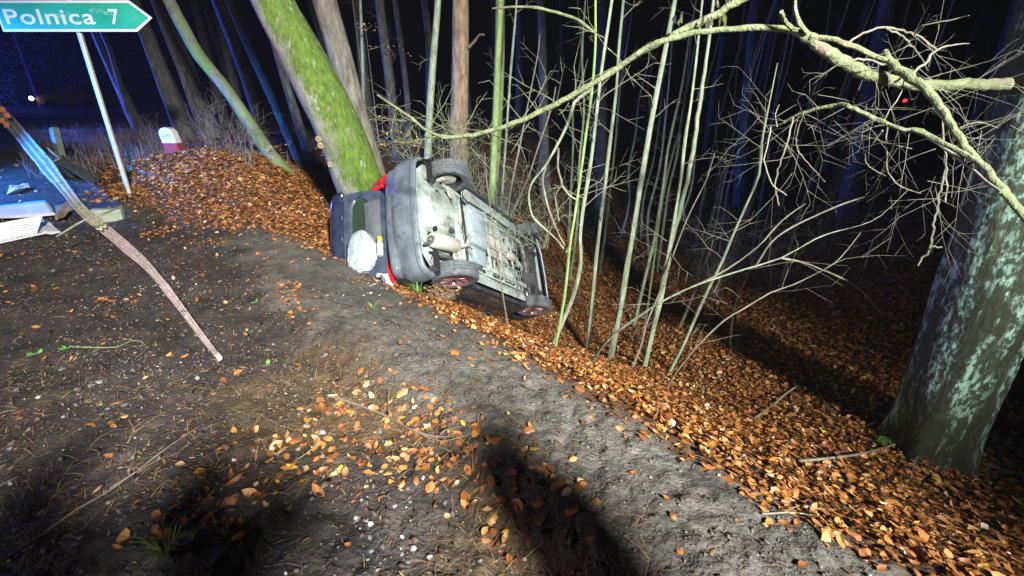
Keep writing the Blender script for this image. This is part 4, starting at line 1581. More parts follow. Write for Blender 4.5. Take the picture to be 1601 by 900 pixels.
def twig(mb, p, d, L, r, depth, rs, droop=-.02, sides=4):
    """one twig: straight runs with small kinks and side shoots at the kinks"""
    n = max(3, int(L / .09))
    pts, cur, dv = [p.copy()], p.copy(), d / np.linalg.norm(d)
    st = L / n
    sgn = 1
    for k in range(n):
        dv = dv + rs.normal(0, .055, 3) + np.array([0, 0, droop * .5])
        if rs.random() < .25: dv = dv + rs.normal(0, .20, 3)
        dv /= np.linalg.norm(dv)
        cur = cur + dv * st
        pts.append(cur.copy())
        if depth > 0 and k >= 1 and rs.random() < .6:
            a = np.cross(dv, np.array([rs.normal(0, .5), 1, rs.normal(0, .5)])) * sgn
            sgn = -sgn
            a /= np.linalg.norm(a) + 1e-9
            twig(mb, cur, dv * .8 + a * .7, L * rs.uniform(.25, .55) * (1 - .4 * k / n), r * .55, depth - 1, rs, droop, sides)
    tube(mb, pts, np.linspace(r, r * .3, len(pts)), sides, cap=False)


def twigs_on(t, base, p, r, n, L, m_='twig', seed=0, zmin=None, depth=1, upw=.5, k0=.2, k1=1.0, rr=.30, name='twigs'):
    rs = np.random.default_rng(seed)
    mb = MB()
    for _ in range(n):
        k = int(rs.uniform(k0, k1) * (len(p) - 1))
        a = rs.uniform(0, 6.28)
        d = np.array([math.cos(a), math.sin(a) * .8, upw + rs.normal(0, .25)])
        twig(mb, p[k], d, L * rs.uniform(.5, 1.3), max(.0018, min(.006, r[k] * rr)), depth, rs)
    o = mb.build(name, m_, t, base)
    o['kind'] = 'stuff'
    return o


# --- left side trunks, far ones first
t, b, p, r = tree('forked_tree', 'blue lit forked tree directly behind the sign pole', 'dark_bark', [(226, 212, 20), (208, 180, 18), (193, 148, 15), (170, 100, 11), (150, 55, 10), (132, 10, 9)], 17)
add_branch(t, b, [(200, 168, 11), (186, 125, 10), (172, 80, 9), (160, 50, 9), (148, 10, 8)], 16.9, 16.9, 'dark_bark', 'stem', .06, .2, 10)
tree('tree', 'lichen flecked trunk rising behind the white milestone', 'dark_bark', [(294, 220, 28), (272, 165, 24), (250, 108, 22), (232, 60, 20), (212, 10, 18)], 13)
tree('tree', 'bright blue lit straight trunk right of the milestone', 'dark_bark', [(336, 218, 24), (310, 150, 22), (284, 85, 20), (262, 40, 18), (243, -5, 17)], 14)
tree('tree', 'thin blue edged stem left of the bright blue trunk', 'dark_bark', [(320, 216, 10), (300, 160, 9), (282, 110, 8), (270, 80, 8), (250, 30, 7)], 13.6)
tree('leaning_tree', 'slender mossy tree leaning far left over the leaf bank', 'green_bark', [(446, 268, 21), (420, 238, 20), (398, 205, 19), (372, 165, 18), (345, 128, 18), (312, 88, 18), (288, 45, 18), (262, -5, 17)], 9.6, -.05)
tree('tree', 'dim purple trunk between the leaning tree and the wide mossy tree', 'dark_bark', [(382, 215, 16), (372, 165, 15), (362, 110, 14), (350, 60, 13), (338, 0, 12)], 18)
tree('tree', 'blue edged dark trunk reaching down to the end of the leaf bank', 'dark_bark', [(476, 270, 17), (455, 220, 15), (425, 150, 15), (395, 85, 14), (356, -5, 13)], 11.5)
tree('tree', 'short lit blue trunk seen just left of the wide mossy tree', 'dark_bark', [(490, 262, 15), (474, 215, 14), (455, 155, 13), (437, 95, 12), (418, 20, 11)], 14)
tree('tree', 'narrow dark trunk high behind the sign tip', 'dark_bark', [(352, 190, 16), (338, 140, 14), (325, 90, 13), (312, 40, 12), (300, -5, 11)], 22)
# --- the two big trunks behind the car
t, b, p, r = tree('mossy_tree', 'thick leaning tree coated in bright green moss behind the car', 'moss_bark', [(585, 330, 74), (562, 285, 72), (545, 240, 72), (524, 190, 71), (500, 140, 70), (475, 90, 68), (450, 45, 66), (424, -5, 64)], 6.95, -.02, sides=28, rough=.07, step=.08)
add_branch(t, b, [(520, 180, 16), (516, 172, 14), (512, 168, 11)], 6.7, 6.6, 'grey_bark', 'branch_stub', .1, .02)
for k, (a, c, w) in enumerate(((500, 228, 12), (516, 258, 11), (497, 218, 8), (462, 82, 9))):
    q = P(a, c, 6.62)
    m = MB()
    lathe(m, [(0.02, .05), (-.0, .042), (-.006, .03), (.002, .001)], q - b, np.array([.1, 1, .2]), 12)
    m.build('bark_scar', 'scar' if k < 3 else 'stone_white', t)
t, b, p, r = tree('tree', 'grey brown rough barked trunk right behind the mossy tree', 'grey_bark', [(592, 300, 36), (578, 250, 36), (560, 190, 36), (543, 130, 36), (527, 70, 36), (506, -5, 36)], 8.2, sides=24, rough=.05, step=.1)
t, b, p, r = tree('tree', 'faint far trunk with dry twigs right of the grey trunk', 'dark_bark', [(622, 235, 17), (614, 170, 16), (606, 100, 15), (598, 40, 14), (592, -5, 14)], 15)
twigs_on(t, b, p, r, 14, .9, 'brown_twig', 5, k0=.4)
tree('sapling', 'thin pale stem standing between grey trunk and far trunk', 'sapling_bark', [(570, 240, 5), (569, 180, 5), (567, 100, 5), (565, 40, 4), (563, -5, 4)], 11, cat='sapling')
t, b, p, r = tree('pine_tree', 'straight brown pine trunk with purple lit left edge', 'pine_bark', [(716, 262, 30), (717, 200, 28), (719, 130, 27), (720, 60, 26), (720, -5, 25)], 9.6, sides=22, rough=.05, step=.1)
add_branch(t, b, [(733, 74, 6), (742, 64, 5), (750, 54, 4), (757, 54, 3)], 9.5, 9.3, 'brown_twig', 'branch_stub')
t, b, p, r = tree('sapling', 'straight green grey sapling rising behind the raised rear wheel', 'sapling_bark', [(668, 262, 12), (671, 190, 11), (676, 110, 11), (681, 50, 10), (685, -5, 10)], 8.3, cat='sapling')
twigs_on(t, b, p, r, 9, .6, 'twig', 6, k0=.35, k1=.75)
t, b, p, r = tree('tree', 'dark mossy trunk directly behind the bright lime sapling', 'green_bark', [(768, 330, 20), (772, 260, 19), (778, 170, 17), (781, 80, 16), (782, -5, 15)], 9.4, sides=16)
t, b, p, r = tree('sapling', 'bright lime green sapling rising right behind the car middle', 'lime_bark', [(767, 345, 11), (770, 290, 11), (773, 230, 10), (777, 140, 10), (780, 60, 9), (783, -5, 9)], 8.6, cat='sapling')
twigs_on(t, b, p, r, 10, .6, 'twig', 7, k0=.2, k1=.6)
tree('tree', 'slim blue grey trunk alone in the dark beyond the arching branch', 'dark_bark', [(852, 262, 17), (850, 200, 15), (849, 120, 14), (847, 50, 13), (846, -5, 13)], 14.5)
tree('tree', 'dim dark trunk behind the tall saplings right of the car', 'dark_bark', [(940, 300, 20), (940, 220, 18), (941, 130, 16), (943, 40, 15), (944, -5, 15)], 15)
tree('tree', 'blue tinted far trunk behind the thin twig thicket', 'dark_bark', [(1156, 330, 22), (1162, 240, 20), (1170, 140, 18), (1178, 50, 17), (1183, -5, 16)], 17)
tree('tree', 'shadowy grey trunk seen past the right hand thicket', 'dark_bark', [(1322, 360, 34), (1335, 280, 32), (1355, 180, 30), (1375, 80, 28), (1392, -5, 27)], 13)

# --- saplings in front (label, pixels base first, distance, bark, twigs)
SAP = [
    ('slim pale stem with a slight bend just right of the lime sapling', [(783, 345, 6), (787, 280, 5), (791, 220, 5), (797, 130, 5), (803, 60, 5), (808, -5, 4)], 8.4, 'sapling_bark', 8),
    ('fine pale stem springing up behind the car sill', [(792, 342, 4), (800, 290, 4), (812, 230, 4), (822, 180, 3), (832, 130, 3), (840, 90, 3)], 8.2, 'twig', 5),
    ('slanting fine stem behind the front raised wheel', [(796, 345, 4), (808, 315, 4), (825, 280, 4), (838, 240, 4), (850, 205, 3), (862, 170, 3)], 8.0, 'twig', 5),
    ('yellowish thin sapling closest to the lower front wheel', [(868, 545, 6), (883, 460, 6), (891, 384, 6), (898, 340, 6), (908, 270, 6), (916, 210, 6), (925, 145, 6), (931, 70, 5), (931, -5, 5)], 4.75, 'lime_bark', 10),
    ('green sapling with a knee bend near its foot', [(878, 508, 9), (898, 458, 9), (908, 410, 8), (907, 370, 8), (912, 324, 8), (922, 265, 8), (931, 190, 8), (940, 112, 7), (957, -5, 7)], 5.3, 'sapling_bark', 10),
    ('straight mid height grey green sapling rooted beyond the kneed one', [(927, 458, 9), (936, 370, 8), (947, 280, 8), (954, 220, 8), (963, 145, 7), (968, 70, 7), (975, -5, 7)], 6.3, 'sapling_bark', 8),
    ('thickest straight pale sapling right of the car', [(966, 502, 12), (974, 460, 12), (988, 370, 12), (1003, 280, 12), (1014, 215, 11), (1028, 140, 11), (1042, 70, 10), (1056, -5, 10)], 5.4, 'sapling_bark', 8),
    ('greenish paired stems beyond the thickest sapling', [(1012, 420, 7), (1026, 360, 7), (1038, 280, 7), (1044, 235, 6), (1056, 180, 6), (1066, 135, 5), (1078, 60, 5), (1090, -5, 4)], 7.2, 'sapling_bark', 6),
    ('dark green twin stem crossing behind the paired stems', [(1022, 410, 5), (1033, 330, 5), (1042, 280, 5), (1052, 240, 5), (1066, 190, 5), (1072, 145, 5), (1078, 95, 4), (1084, 30, 4)], 7.3, 'green_bark', 4),
    ('pale forked sapling whose two stems part at half height', [(1011, 557, 12), (1022, 510, 12), (1034, 460, 12), (1048, 380, 11), (1058, 320, 7), (1065, 275, 7), (1071, 220, 7), (1080, 160, 6), (1088, 95, 6), (1096, 20, 5)], 4.9, 'sapling_bark', 8),
    ('slender leaning sapling with bare whippy top right of the forked one', [(1049, 577, 7), (1067, 542, 7), (1094, 481, 7), (1106, 455, 6), (1130, 406, 6), (1148, 362, 6), (1170, 313, 5), (1187, 272, 5), (1190, 230, 5), (1196, 195, 4), (1203, 160, 3)], 4.7, 'sapling_bark', 9),
    ('curved thin stem at the foot of the forked sapling', [(990, 573, 5), (1003, 537, 5), (1009, 510, 5), (1021, 481, 4), (1036, 445, 4), (1050, 405, 3), (1075, 340, 3), (1100, 290, 3)], 4.8, 'twig', 7),
    ('long low stem sweeping right across the thicket from the leaf edge', [(914, 585, 6), (950, 532, 6), (1011, 486, 6), (1035, 471, 6), (1087, 446, 5), (1160, 422, 5), (1221, 403, 4), (1275, 373, 4), (1309, 361, 3), (1345, 352, 2)], 4.4, 'sapling_bark', 6),
    ('bowed thin stem rising from the leaves below the thicket', [(1038, 615, 5), (1060, 578, 5), (1094, 537, 5), (1133, 500, 5), (1160, 484, 4), (1205, 457, 4), (1240, 445, 3), (1290, 420, 3)], 3.9, 'twig', 6),
    ('wavy grey stem behind the leaning sapling', [(1088, 452, 6), (1096, 433, 6), (1108, 395, 5), (1113, 348, 5), (1121, 318, 4), (1127, 286, 4), (1124, 250, 4), (1120, 215, 3)], 6.3, 'twig', 7),
    ('tall blue white slanting stem through the thicket', [(1222, 440, 6), (1240, 370, 6), (1260, 304, 6), (1282, 240, 6), (1300, 190, 5), (1320, 130, 5), (1345, 60, 5), (1370, -5, 4)], 6.8, 'sapling_bark', 8),
    ('dim green slanting stem left of the shadowy trunk', [(1268, 440, 6), (1280, 390, 6), (1294, 345, 6), (1310, 290, 5), (1324, 240, 5), (1345, 160, 5), (1370, 70, 4), (1390, -5, 4)], 9.0, 'green_bark', 5),
    ('dim thin stem in front of the shadowy trunk', [(1284, 435, 5), (1311, 348, 5), (1345, 240, 4), (1372, 160, 4), (1400, 80, 4), (1425, -5, 3)], 8.6, 'sapling_bark', 5),
    ('short crooked stem at the edge of the dark tree shadow', [(1142, 540, 5), (1144, 508, 5), (1152, 470, 5), (1165, 440, 4), (1180, 400, 4), (1192, 365, 3)], 5.2, 'twig', 6),
    ('faint slanting stem behind the long crossing branch', [(1195, 420, 5), (1215, 350, 5), (1240, 260, 5), (1262, 190, 4), (1290, 110, 4), (1330, -5, 3)], 9.5, 'sapling_bark', 5),
    ('faint thin stem rising left of the big branch end', [(1100, 390, 5), (1120, 310, 4), (1150, 200, 4), (1180, 100, 4), (1215, -5, 3)], 10.0, 'sapling_bark', 5),
    ('slim stem standing dark in front of the car underbody', [(794, 508, 4), (787, 467, 4), (781, 425, 4), (773, 372, 3), (767, 328, 3), (762, 290, 3)], 4.9, 'brown_twig', 0),
]
sap = {}
for k, (lab, pxs, Y0, bk, nt_) in enumerate(SAP):
    nm = 'sapling'
    pxs = [(a, c, w * (.56 if lab.startswith(('long low', 'bowed')) else .70)) for a, c, w in pxs]
    t, b, p, r = tree(nm, lab, bk, pxs, Y0, -.7 if lab.startswith('long low') else -.45 if lab.startswith('bowed') else 0.0, cat='sapling', sides=8, rough=.13, flare=1.15, step=.10, up=2.0 if pxs[-1][1] < 5 else .25, part='stem')
    if nt_:
        twigs_on(t, b, p, r, nt_, .55, 'twig', 100 + k, k0=.25, k1=.95, depth=1)
    sap[lab.split()[0] + lab.split()[1]] = (t, b)
t, b = sap['paleforked']
add_branch(t, b, [(1048, 385, 8), (1060, 340, 8), (1075, 282, 8), (1086, 220, 8), (1096, 150, 7), (1104, 95, 6), (1110, 50, 6), (1116, -5, 5)], 4.9, 4.85, 'sapling_bark', 'stem', .06, .1)
t, b = sap['yellowishthin']
add_branch(t, b, [(931, 52, 5), (905, 32, 5), (880, 22, 5), (840, 12, 5), (810, 10, 4), (785, 12, 4), (770, 13, 3)], 4.75, 5.2, 'branch_bark')
add_branch(t, b, [(886, 394, 3), (868, 372, 3), (850, 356, 4), (832, 336, 4), (827, 300, 4), (836, 280, 4), (852, 260, 4), (871, 226, 5), (888, 192, 6), (898, 160, 6), (924, 140, 7)], 4.9, 4.3, 'sapling_bark')
add_branch(t, b, [(890, 396, 3), (872, 362, 3), (856, 320, 4), (848, 280, 4), (853, 262, 4)], 4.9, 4.6, 'twig')
add_branch(t, b, [(874, 345, 3), (868, 305, 3), (878, 288, 4), (872, 262, 4), (873, 232, 4)], 4.9, 4.5, 'twig')
add_branch(t, b, [(878, 288, 4), (890, 305, 3), (902, 312, 3)], 4.75, 4.75, 'twig')
t, b = sap['longlow']
add_branch(t, b, [(1221, 403, 4), (1255, 410, 3), (1285, 421, 3), (1333, 443, 3), (1355, 462, 3), (1380, 490, 2), (1398, 488, 2)], 3.65, 3.5, 'twig')
add_branch(t, b, [(1087, 446, 4), (1130, 425, 3), (1185, 385, 3), (1222, 345, 3), (1260, 318, 2)], 3.9, 3.7, 'twig')
add_branch(t, b, [(1180, 418, 4), (1215, 370, 3), (1290, 330, 3), (1350, 308, 3), (1400, 297, 2), (1430, 292, 2)], 3.7, 3.5, 'twig')

rs = np.random.default_rng(404)
for k in range(20):
    x0, y0 = rs.uniform(840, 1340), rs.uniform(345, 440)
    Y0 = float(G(x0, y0)[1])
    if Y0 > 14: Y0 = rs.uniform(9, 13)
    s_ = (x0 - 800) / 1850 * rs.uniform(.8, 1.6)
    yt = rs.uniform(-5, 120)
    xs = [(x0 + s_ * (y0 - yy) + rs.normal(0, 4), yy, w) for yy, w in zip(np.linspace(y0, yt, 6), np.linspace(4.2, 2.6, 6))]
    t, b, p, r = tree('sapling', 'thin pale sapling among many in the dark beyond the car', 'sapling_bark' if k % 3 else 'green_bark', xs, Y0, cat='sapling', group='thin saplings in the dark beyond the car', sides=6, rough=.12, flare=1.1, step=.2, up=.6, part='stem')
    twigs_on(t, b, p, r, 7, .6, 'twig', 600 + k, k0=.2, k1=.95, depth=1)

# --- big beech on the right with its long dead branches
BY = float(G(1457, 700)[1])
t, b, p, r = tree('beech_tree', 'big right hand beech trunk with teal lichen patches and a broken dead branch', 'lichen_bark',
                  [(1457, 690, 102), (1484, 615, 110), (1512, 545, 114), (1540, 465, 120), (1576, 360, 126), (1610, 260, 134), (1648, 140, 142), (1696, -5, 150)], BY, sides=44, rough=.085, flare=1.06, step=.06)
o_ = [c_ for c_ in t.children if c_.name.startswith('trunk')][0]
for q_ in o_.data.vertices:     # roots flaring into the soil
    h_ = q_.co.z + .05
    if h_ < .5:
        k_ = max(0, 1 - max(0, h_) / .5) ** 2
        th_ = math.atan2(q_.co.y, q_.co.x)
        f_ = 1 + k_ * (.10 + .22 * max(0, math.cos(5 * th_ + .6)) ** 2)
        q_.co.x *= f_
        q_.co.y *= f_
add_branch(t, b, [(1600, 133, 22), (1560, 132, 21), (1520, 131, 20), (1480, 132, 19), (1430, 132, 19), (1370, 120, 20), (1340, 107, 21), (1310, 90, 21), (1285, 75, 21), (1262, 57, 20), (1245, 47, 16)], BY, 3.0, 'branch_bark', 'branch', .16, .03, 12)
add_branch(t, b, [(1252, 50, 13), (1215, 44, 11), (1180, 43, 11), (1120, 47, 10), (1060, 57, 10), (1010, 75, 10), (975, 100, 10), (930, 128, 10), (880, 157, 10), (830, 182, 9), (790, 197, 8), (740, 211, 8), (695, 214, 7), (668, 204, 5), (640, 182, 5), (612, 163, 4), (590, 148, 3)], 3.0, 4.1, 'branch_bark', 'branch', .14, .04, 10)
add_branch(t, b, [(985, 95, 9), (1005, 80, 10), (1040, 62, 11), (1075, 43, 13), (1110, 27, 14), (1140, 11, 14), (1168, -5, 14), (1210, -30, 14)], 3.55, 3.2, 'branch_bark', 'branch', .12, .04, 10)
add_branch(t, b, [(1266, 58, 10), (1300, 60, 9), (1340, 75, 9), (1375, 90, 8), (1400, 100, 7)], 2.95, 2.8, 'branch_bark', 'branch', .16, .03)
add_branch(t, b, [(1384, 80, 9), (1392, 96, 13), (1420, 118, 15), (1447, 138, 15), (1470, 166, 14), (1488, 195, 13), (1510, 228, 13), (1540, 262, 12), (1566, 296, 13), (1600, 334, 14), (1640, 380, 14)], 2.9, 2.0, 'branch_bark', 'branch', .15, .03, 12)
add_branch(t, b, [(1548, 268, 8), (1515, 245, 8), (1480, 226, 9), (1440, 206, 9), (1405, 200, 8), (1370, 186, 8), (1330, 168, 8), (1315, 163, 7), (1280, 169, 6), (1245, 180, 5), (1218, 195, 4), (1198, 197, 3)], 2.2, 3.3, 'branch_bark', 'branch', .2, .03)
add_branch(t, b, [(1565, 300, 5), (1540, 282, 5), (1510, 256, 5), (1478, 232, 5), (1450, 215, 4)], 2.1, 2.6, 'twig')
for k, pl in enumerate([
    [(1245, 47, 8), (1229, 36, 8), (1222, 18, 7)],
    [(1262, 52, 8), (1250, 35, 7), (1242, 15, 7), (1243, -5, 6)],
    [(1326, 68, 5), (1350, 52, 5), (1380, 42, 5), (1410, 48, 5), (1440, 58, 4), (1465, 78, 4)],
    [(1384, 43, 4), (1415, 60, 4), (1440, 90, 3), (1455, 120, 3)],
    [(1430, 54, 4), (1440, 40, 3), (1470, 34, 3), (1500, 28, 3), (1515, 24, 2)],
    [(1425, 115, 6), (1450, 96, 6), (1460, 80, 5), (1480, 72, 4), (1515, 68, 2)],
    [(1330, 92, 5), (1350, 92, 5), (1375, 98, 5), (1400, 108, 4)],
    [(1466, 140, 4), (1500, 146, 3), (1520, 154, 3), (1560, 148, 2), (1580, 146, 2)],
    [(1474, 170, 4), (1475, 200, 4), (1476, 226, 4), (1478, 256, 4), (1481, 290, 4), (1478, 315, 4)],
    [(1240, 183, 4), (1234, 210, 4), (1225, 240, 4), (1216, 265, 4), (1212, 290, 3), (1218, 320, 3)],
    [(1256, 178, 3), (1246, 210, 3), (1248, 235, 3), (1270, 262, 2), (1290, 284, 2)],
    [(1215, 197, 4), (1212, 180, 3), (1218, 163, 2)],
    [(1205, 198, 3), (1200, 225, 3), (1196, 250, 3), (1205, 285, 3), (1230, 305, 2)],
    [(1388, 196, 3), (1386, 235, 3), (1390, 270, 3), (1410, 292, 3), (1440, 302, 2)],
    [(1380, 204, 4), (1362, 226, 3), (1352, 240, 3), (1358, 260, 3), (1385, 275, 2)],
    [(1540, 262, 4), (1570, 240, 3), (1600, 222, 3), (1640, 200, 3)],
    [(1418, 112, 3), (1410, 140, 3), (1395, 165, 3), (1382, 190, 2)],
    [(1478, 228, 5), (1478, 260, 5), (1468, 310, 5), (1460, 350, 5), (1455, 385, 5), (1435, 415, 4)],
    [(1457, 385, 4), (1480, 386, 3), (1505, 380, 3)],
    [(1460, 170, 3), (1430, 178, 3), (1400, 185, 2)],
    [(1500, 200, 3), (1530, 190, 3), (1560, 200, 2)],
]):
    add_branch(t, b, pl, 2.75 if k not in (0, 1, 2, 3, 4, 6) else 2.95, 2.7 + .2 * (k % 4), 'branch_bark' if k < 2 else 'twig', 'branch' if k < 2 else 'twig', .1, .03, 6)
rs = np.random.default_rng(77)
mb = MB()
for _ in range(95):
    a, c = rs.uniform(1180, 1560), 0
    src = [(1330, 168, 3.0), (1405, 200, 2.8), (1478, 230, 2.7), (1450, 140, 2.75), (1400, 100, 2.85), (1250, 180, 3.25), (1500, 215, 2.65), (1440, 58, 2.9), (1218, 240, 3.2), (1388, 250, 2.9), (1476, 300, 2.7)]
    s0 = src[rs.integers(0, len(src))]
    q = P(s0[0] + rs.normal(0, 30), s0[1] + rs.normal(0, 12), s0[2])
    twig(mb, q, np.array([rs.normal(0, 1), rs.normal(0, .6), rs.normal(-.1, .7)]), rs.uniform(.2, .75), .0016, int(rs.random() < .5) + 1, rs, -.03)
tag(mb.build('twigs', 'twig', t, b), kind='stuff')
mb = MB()   # twigs along the arching branch
for (a, c, y) in ((840, 172, 3.75), (870, 160, 3.7), (815, 186, 3.8), (900, 145, 3.65), (690, 212, 4.0), (668, 204, 4.05), (650, 190, 4.05), (720, 212, 4.0), (620, 168, 4.1), (760, 205, 3.9), (975, 100, 3.5)):
    for _ in range(5):
        twig(mb, P(a, c, y), np.array([rs.normal(0, 1), rs.normal(0, .4), rs.normal(.1, .55)]), rs.uniform(.15, .5), .0035, 1, rs, -.02)
tag(mb.build('twigs', 'branch_bark', t, b), kind='stuff')
for (a, c) in ((1055, 30), (1066, 27), (1061, 35), (1098, 33), (1106, 38), (1112, 32), (1125, 33), (1132, 28), (1133, 38), (1120, 5), (1137, 3)):
    q = P(a, c, 3.3)
    sv, sf = LEAVES[random.randrange(4)]
    R = np.array(Matrix.Rotation(random.uniform(-.8, .8), 3, 'X') @ Matrix.Rotation(1.4, 3, 'Y') @ Matrix.Rotation(random.uniform(-1, 1), 3, 'Z'))
    MB().add((sv * .075) @ R.T + q, [tuple(x) for x in sf]).build('leaf', 'pale_leaf', t, b)
q = G(1380, 702)
m = MB()
bm = bmesh.new(); bmesh.ops.create_icosphere(bm, subdivisions=3, radius=1); v = np.array([tuple(x.co) for x in bm.verts]); f = [tuple(x.index for x in y.verts) for y in bm.faces]; bm.free()
v = v * (1 + 1.1 * fbm(v[:, 0] * 4 + 9, v[:, 1] * 4 + v[:, 2] * 3 + 9, 3))[:, None] * np.array([.06, .05, .035])
m.add(v + q + np.array([.04, .05, .02]), f)
tag(m.build('moss_cushion', 'moss_tuft', None, q), 'small bright moss cushion at the left foot of the big beech', 'moss')


# --- fine thicket shrubs and dry-leaved twigs
def shrub(label, c, n, L, m_, seed, spread=.35, upw=1.2, leaves=0, leafm='dry_leaf', cat='shrub', group=None, depth=2, r0=.006, name='shrub'):
    base = np.array(c, float)
    t = thing(name, label, cat, base, group)
    rs = np.random.default_rng(seed)
    mb = MB()
    for _ in range(n):
        d = np.array([rs.normal(0, spread), rs.normal(0, spread), upw])
        twig(mb, base + np.array([rs.normal(0, .06), rs.normal(0, .06), -.03]), d, L * rs.uniform(.6, 1.25), r0 * rs.uniform(.6, 1.2), depth, rs, -.015)
    mb.build('twigs', m_, t, base)
    if leaves:
        vv = np.array(mb.v)
        ml = MB()
        for k in rs.integers(0, len(vv), leaves):
            sv, sf = LEAVES[rs.integers(0, 6)]
            ax = rs.normal(0, 1, 3)
            R = np.array(Matrix.Rotation(rs.uniform(-.7, .7), 3, Vector(ax / np.linalg.norm(ax))) @ Matrix.Rotation(rs.uniform(0, 6.28), 3, 'Z'))
            ml.add((sv * rs.uniform(.035, .06)) @ R.T + vv[k], [tuple(x) for x in sf])
        o = ml.build('dry_leaves', leafm, t, base)
        o['kind'] = 'stuff'
    return t


SH = [('bare twiggy shrub filling the gap behind the low sweeping stem', G(1110, 470), 9, 1.1, 'twig', 11),
      ('wispy bare shrub below the hanging beech twigs', G(1205, 455), 10, 1.3, 'twig', 12),
      ('low tangle of twigs between the thickest and forked saplings', G(1000, 440), 9, .7, 'twig', 13),
      ('bare shrub with fine upright twigs behind the lower front wheel', G(880, 440), 6, .9, 'twig', 14),
      ('sparse brown shrub at the edge of the beech shadow', G(1290, 470), 8, 1.1, 'brown_twig', 15),
      ('thin twiggy bush sprouting beside the kneed sapling', G(905, 475), 6, .8, 'twig', 16),
      ('bushy twigs sprouting behind the car by the lime sapling', P(790, 340, 8.8), 9, 1.1, 'twig', 17),
      ('spray of twigs left of the lime sapling above the car', P(738, 290, 9.2), 9, 1.0, 'branch_bark', 18),
      ('brambly bare bush right of the milestone', G(338, 238), 12, .9, 'brown_twig', 19),
      ('tangled dry brush at the back edge of the leaf bank', G(365, 245), 12, 1.0, 'brown_twig', 21),
      ('low dry brush left of the milestone', G(245, 232), 10, .7, 'brown_twig', 22),
      ('grey dead twigs poking from the leaf bank under the leaning tree', G(390, 262), 8, .7, 'twig', 20)]
for lab, c, n, L, m_, sd in SH:
    shrub(lab, c, n, L, m_, sd)


for k in range(26):
    rs = np.random.default_rng(900 + k)
    a, c = rs.uniform(1060, 1360), rs.uniform(400, 470)
    shrub('bare fine twigged shrub in the thicket right of the saplings', P(a, c, rs.uniform(5.2, 8.5)) if False else G(a, c), 4, 1.7, 'twig' if k % 3 else 'brown_twig', 900 + k, .55, 1.0, 3, 'pale_leaf', 'shrub', 'bare shrubs in the thicket', 2, .0045)


for lab, px_, Y_, n_, sd in (('arching pale twigs left of the lime sapling above the raised rear wheel', (735, 300), 8.6, 7, 61), ('fan of pale bare twigs rising behind the overturned car sill', (800, 345), 8.0, 8, 62),
                             ('bare yellowish twigs between grey trunk and pine trunk', (655, 262), 8.9, 7, 63), ('crossing bare twigs beyond the raised front wheel', (850, 385), 7.4, 8, 64)):
    shrub(lab, P(px_[0], px_[1], Y_), n_, 1.5, 'sapling_bark', sd, .7, .9, 0, r0=.0075)


def spray(label, pxs, Y, n, seed, name='beech_spray', leafm='dry_leaf', size=(.05, .075), spread=.16):
    """flat layered branch of dry leaves on a thin stem that stands behind"""
    base = G(pxs[0][0], pxs[0][1]) if Y is None else None
    pts = np.array([P(a, c, Y) for a, c in pxs])
    base = np.array([pts[0][0], pts[0][1], float(H(pts[0][0], pts[0][1]))])
    t = thing(name, label, 'sapling', base)
    rs = np.random.default_rng(seed)
    m = MB()
    tube(m, [base - [0, 0, .1], pts[0] * .5 + base * .5 + np.array([.03, 0, 0]), pts[0] + np.array([0, 0, .5])], [.014, .011, .005], 6)
    m.build('stem', 'brown_twig', t, base)
    m = MB()
    p, r = smooth_path(pts, np.linspace(.007, .003, len(pts)), .06)
    tube(m, p, r, 5)
    m.build('branch', 'brown_twig', t, base)
    ml = MB()
    for _ in range(n):
        k = rs.integers(1, len(p))
        sv, sf = LEAVES[rs.integers(0, 6)]
        R = np.array(Matrix.Rotation(rs.normal(0, .35), 3, 'X') @ Matrix.Rotation(rs.normal(0, .35), 3, 'Y') @ Matrix.Rotation(rs.uniform(0, 6.28), 3, 'Z'))
        ml.add((sv * rs.uniform(*size)) @ R.T + p[k] + np.array([rs.normal(0, spread), rs.normal(0, spread), rs.normal(0, .035)]), [tuple(x) for x in sf])
    o = ml.build('dry_leaves', leafm, t, base)
    o['kind'] = 'stuff'
    return t


spray('lowest wide spray of golden dry beech leaves right of the grey trunk', [(578, 236), (600, 226), (625, 222), (650, 222), (663, 221)], 8.8, 130, 31)
spray('middle spray of dry beech leaves above the golden one', [(590, 214), (602, 208), (618, 205), (632, 210)], 9.0, 45, 32)
spray('upper thin spray of brown dry leaves beside the grey trunk', [(572, 187), (592, 185), (612, 185), (624, 189)], 9.0, 40, 33)
spray('small pinkish leaf spray high beside the thin pale stem', [(556, 42), (566, 44), (576, 44), (582, 38)], 10.5, 18, 34)
spray('pale leaf spray on the far trunk above the beech leaves', [(575, 78), (590, 74), (604, 70), (618, 88)], 11.0, 22, 35)
spray('few dry leaves hanging at the foot of the leaning tree', [(392, 232), (410, 240), (425, 236), (440, 224)], 9.2, 26, 36)
# scattered dim leafy seedlings on the dark forest floor
rs = np.random.default_rng(55)
for k in range(26):
    a, c = rs.uniform(850, 1120), rs.uniform(285, 400)
    if k > 18: a, c = rs.uniform(600, 700), rs.uniform(245, 262)
    shrub('small leafy seedling on the dim forest floor beyond the saplings', G(a, c), 3, .5, 'brown_twig', 300 + k, .5, .7, 16, 'dry_leaf', 'seedling', 'seedlings on the dim forest floor', 1, .003, 'seedling')

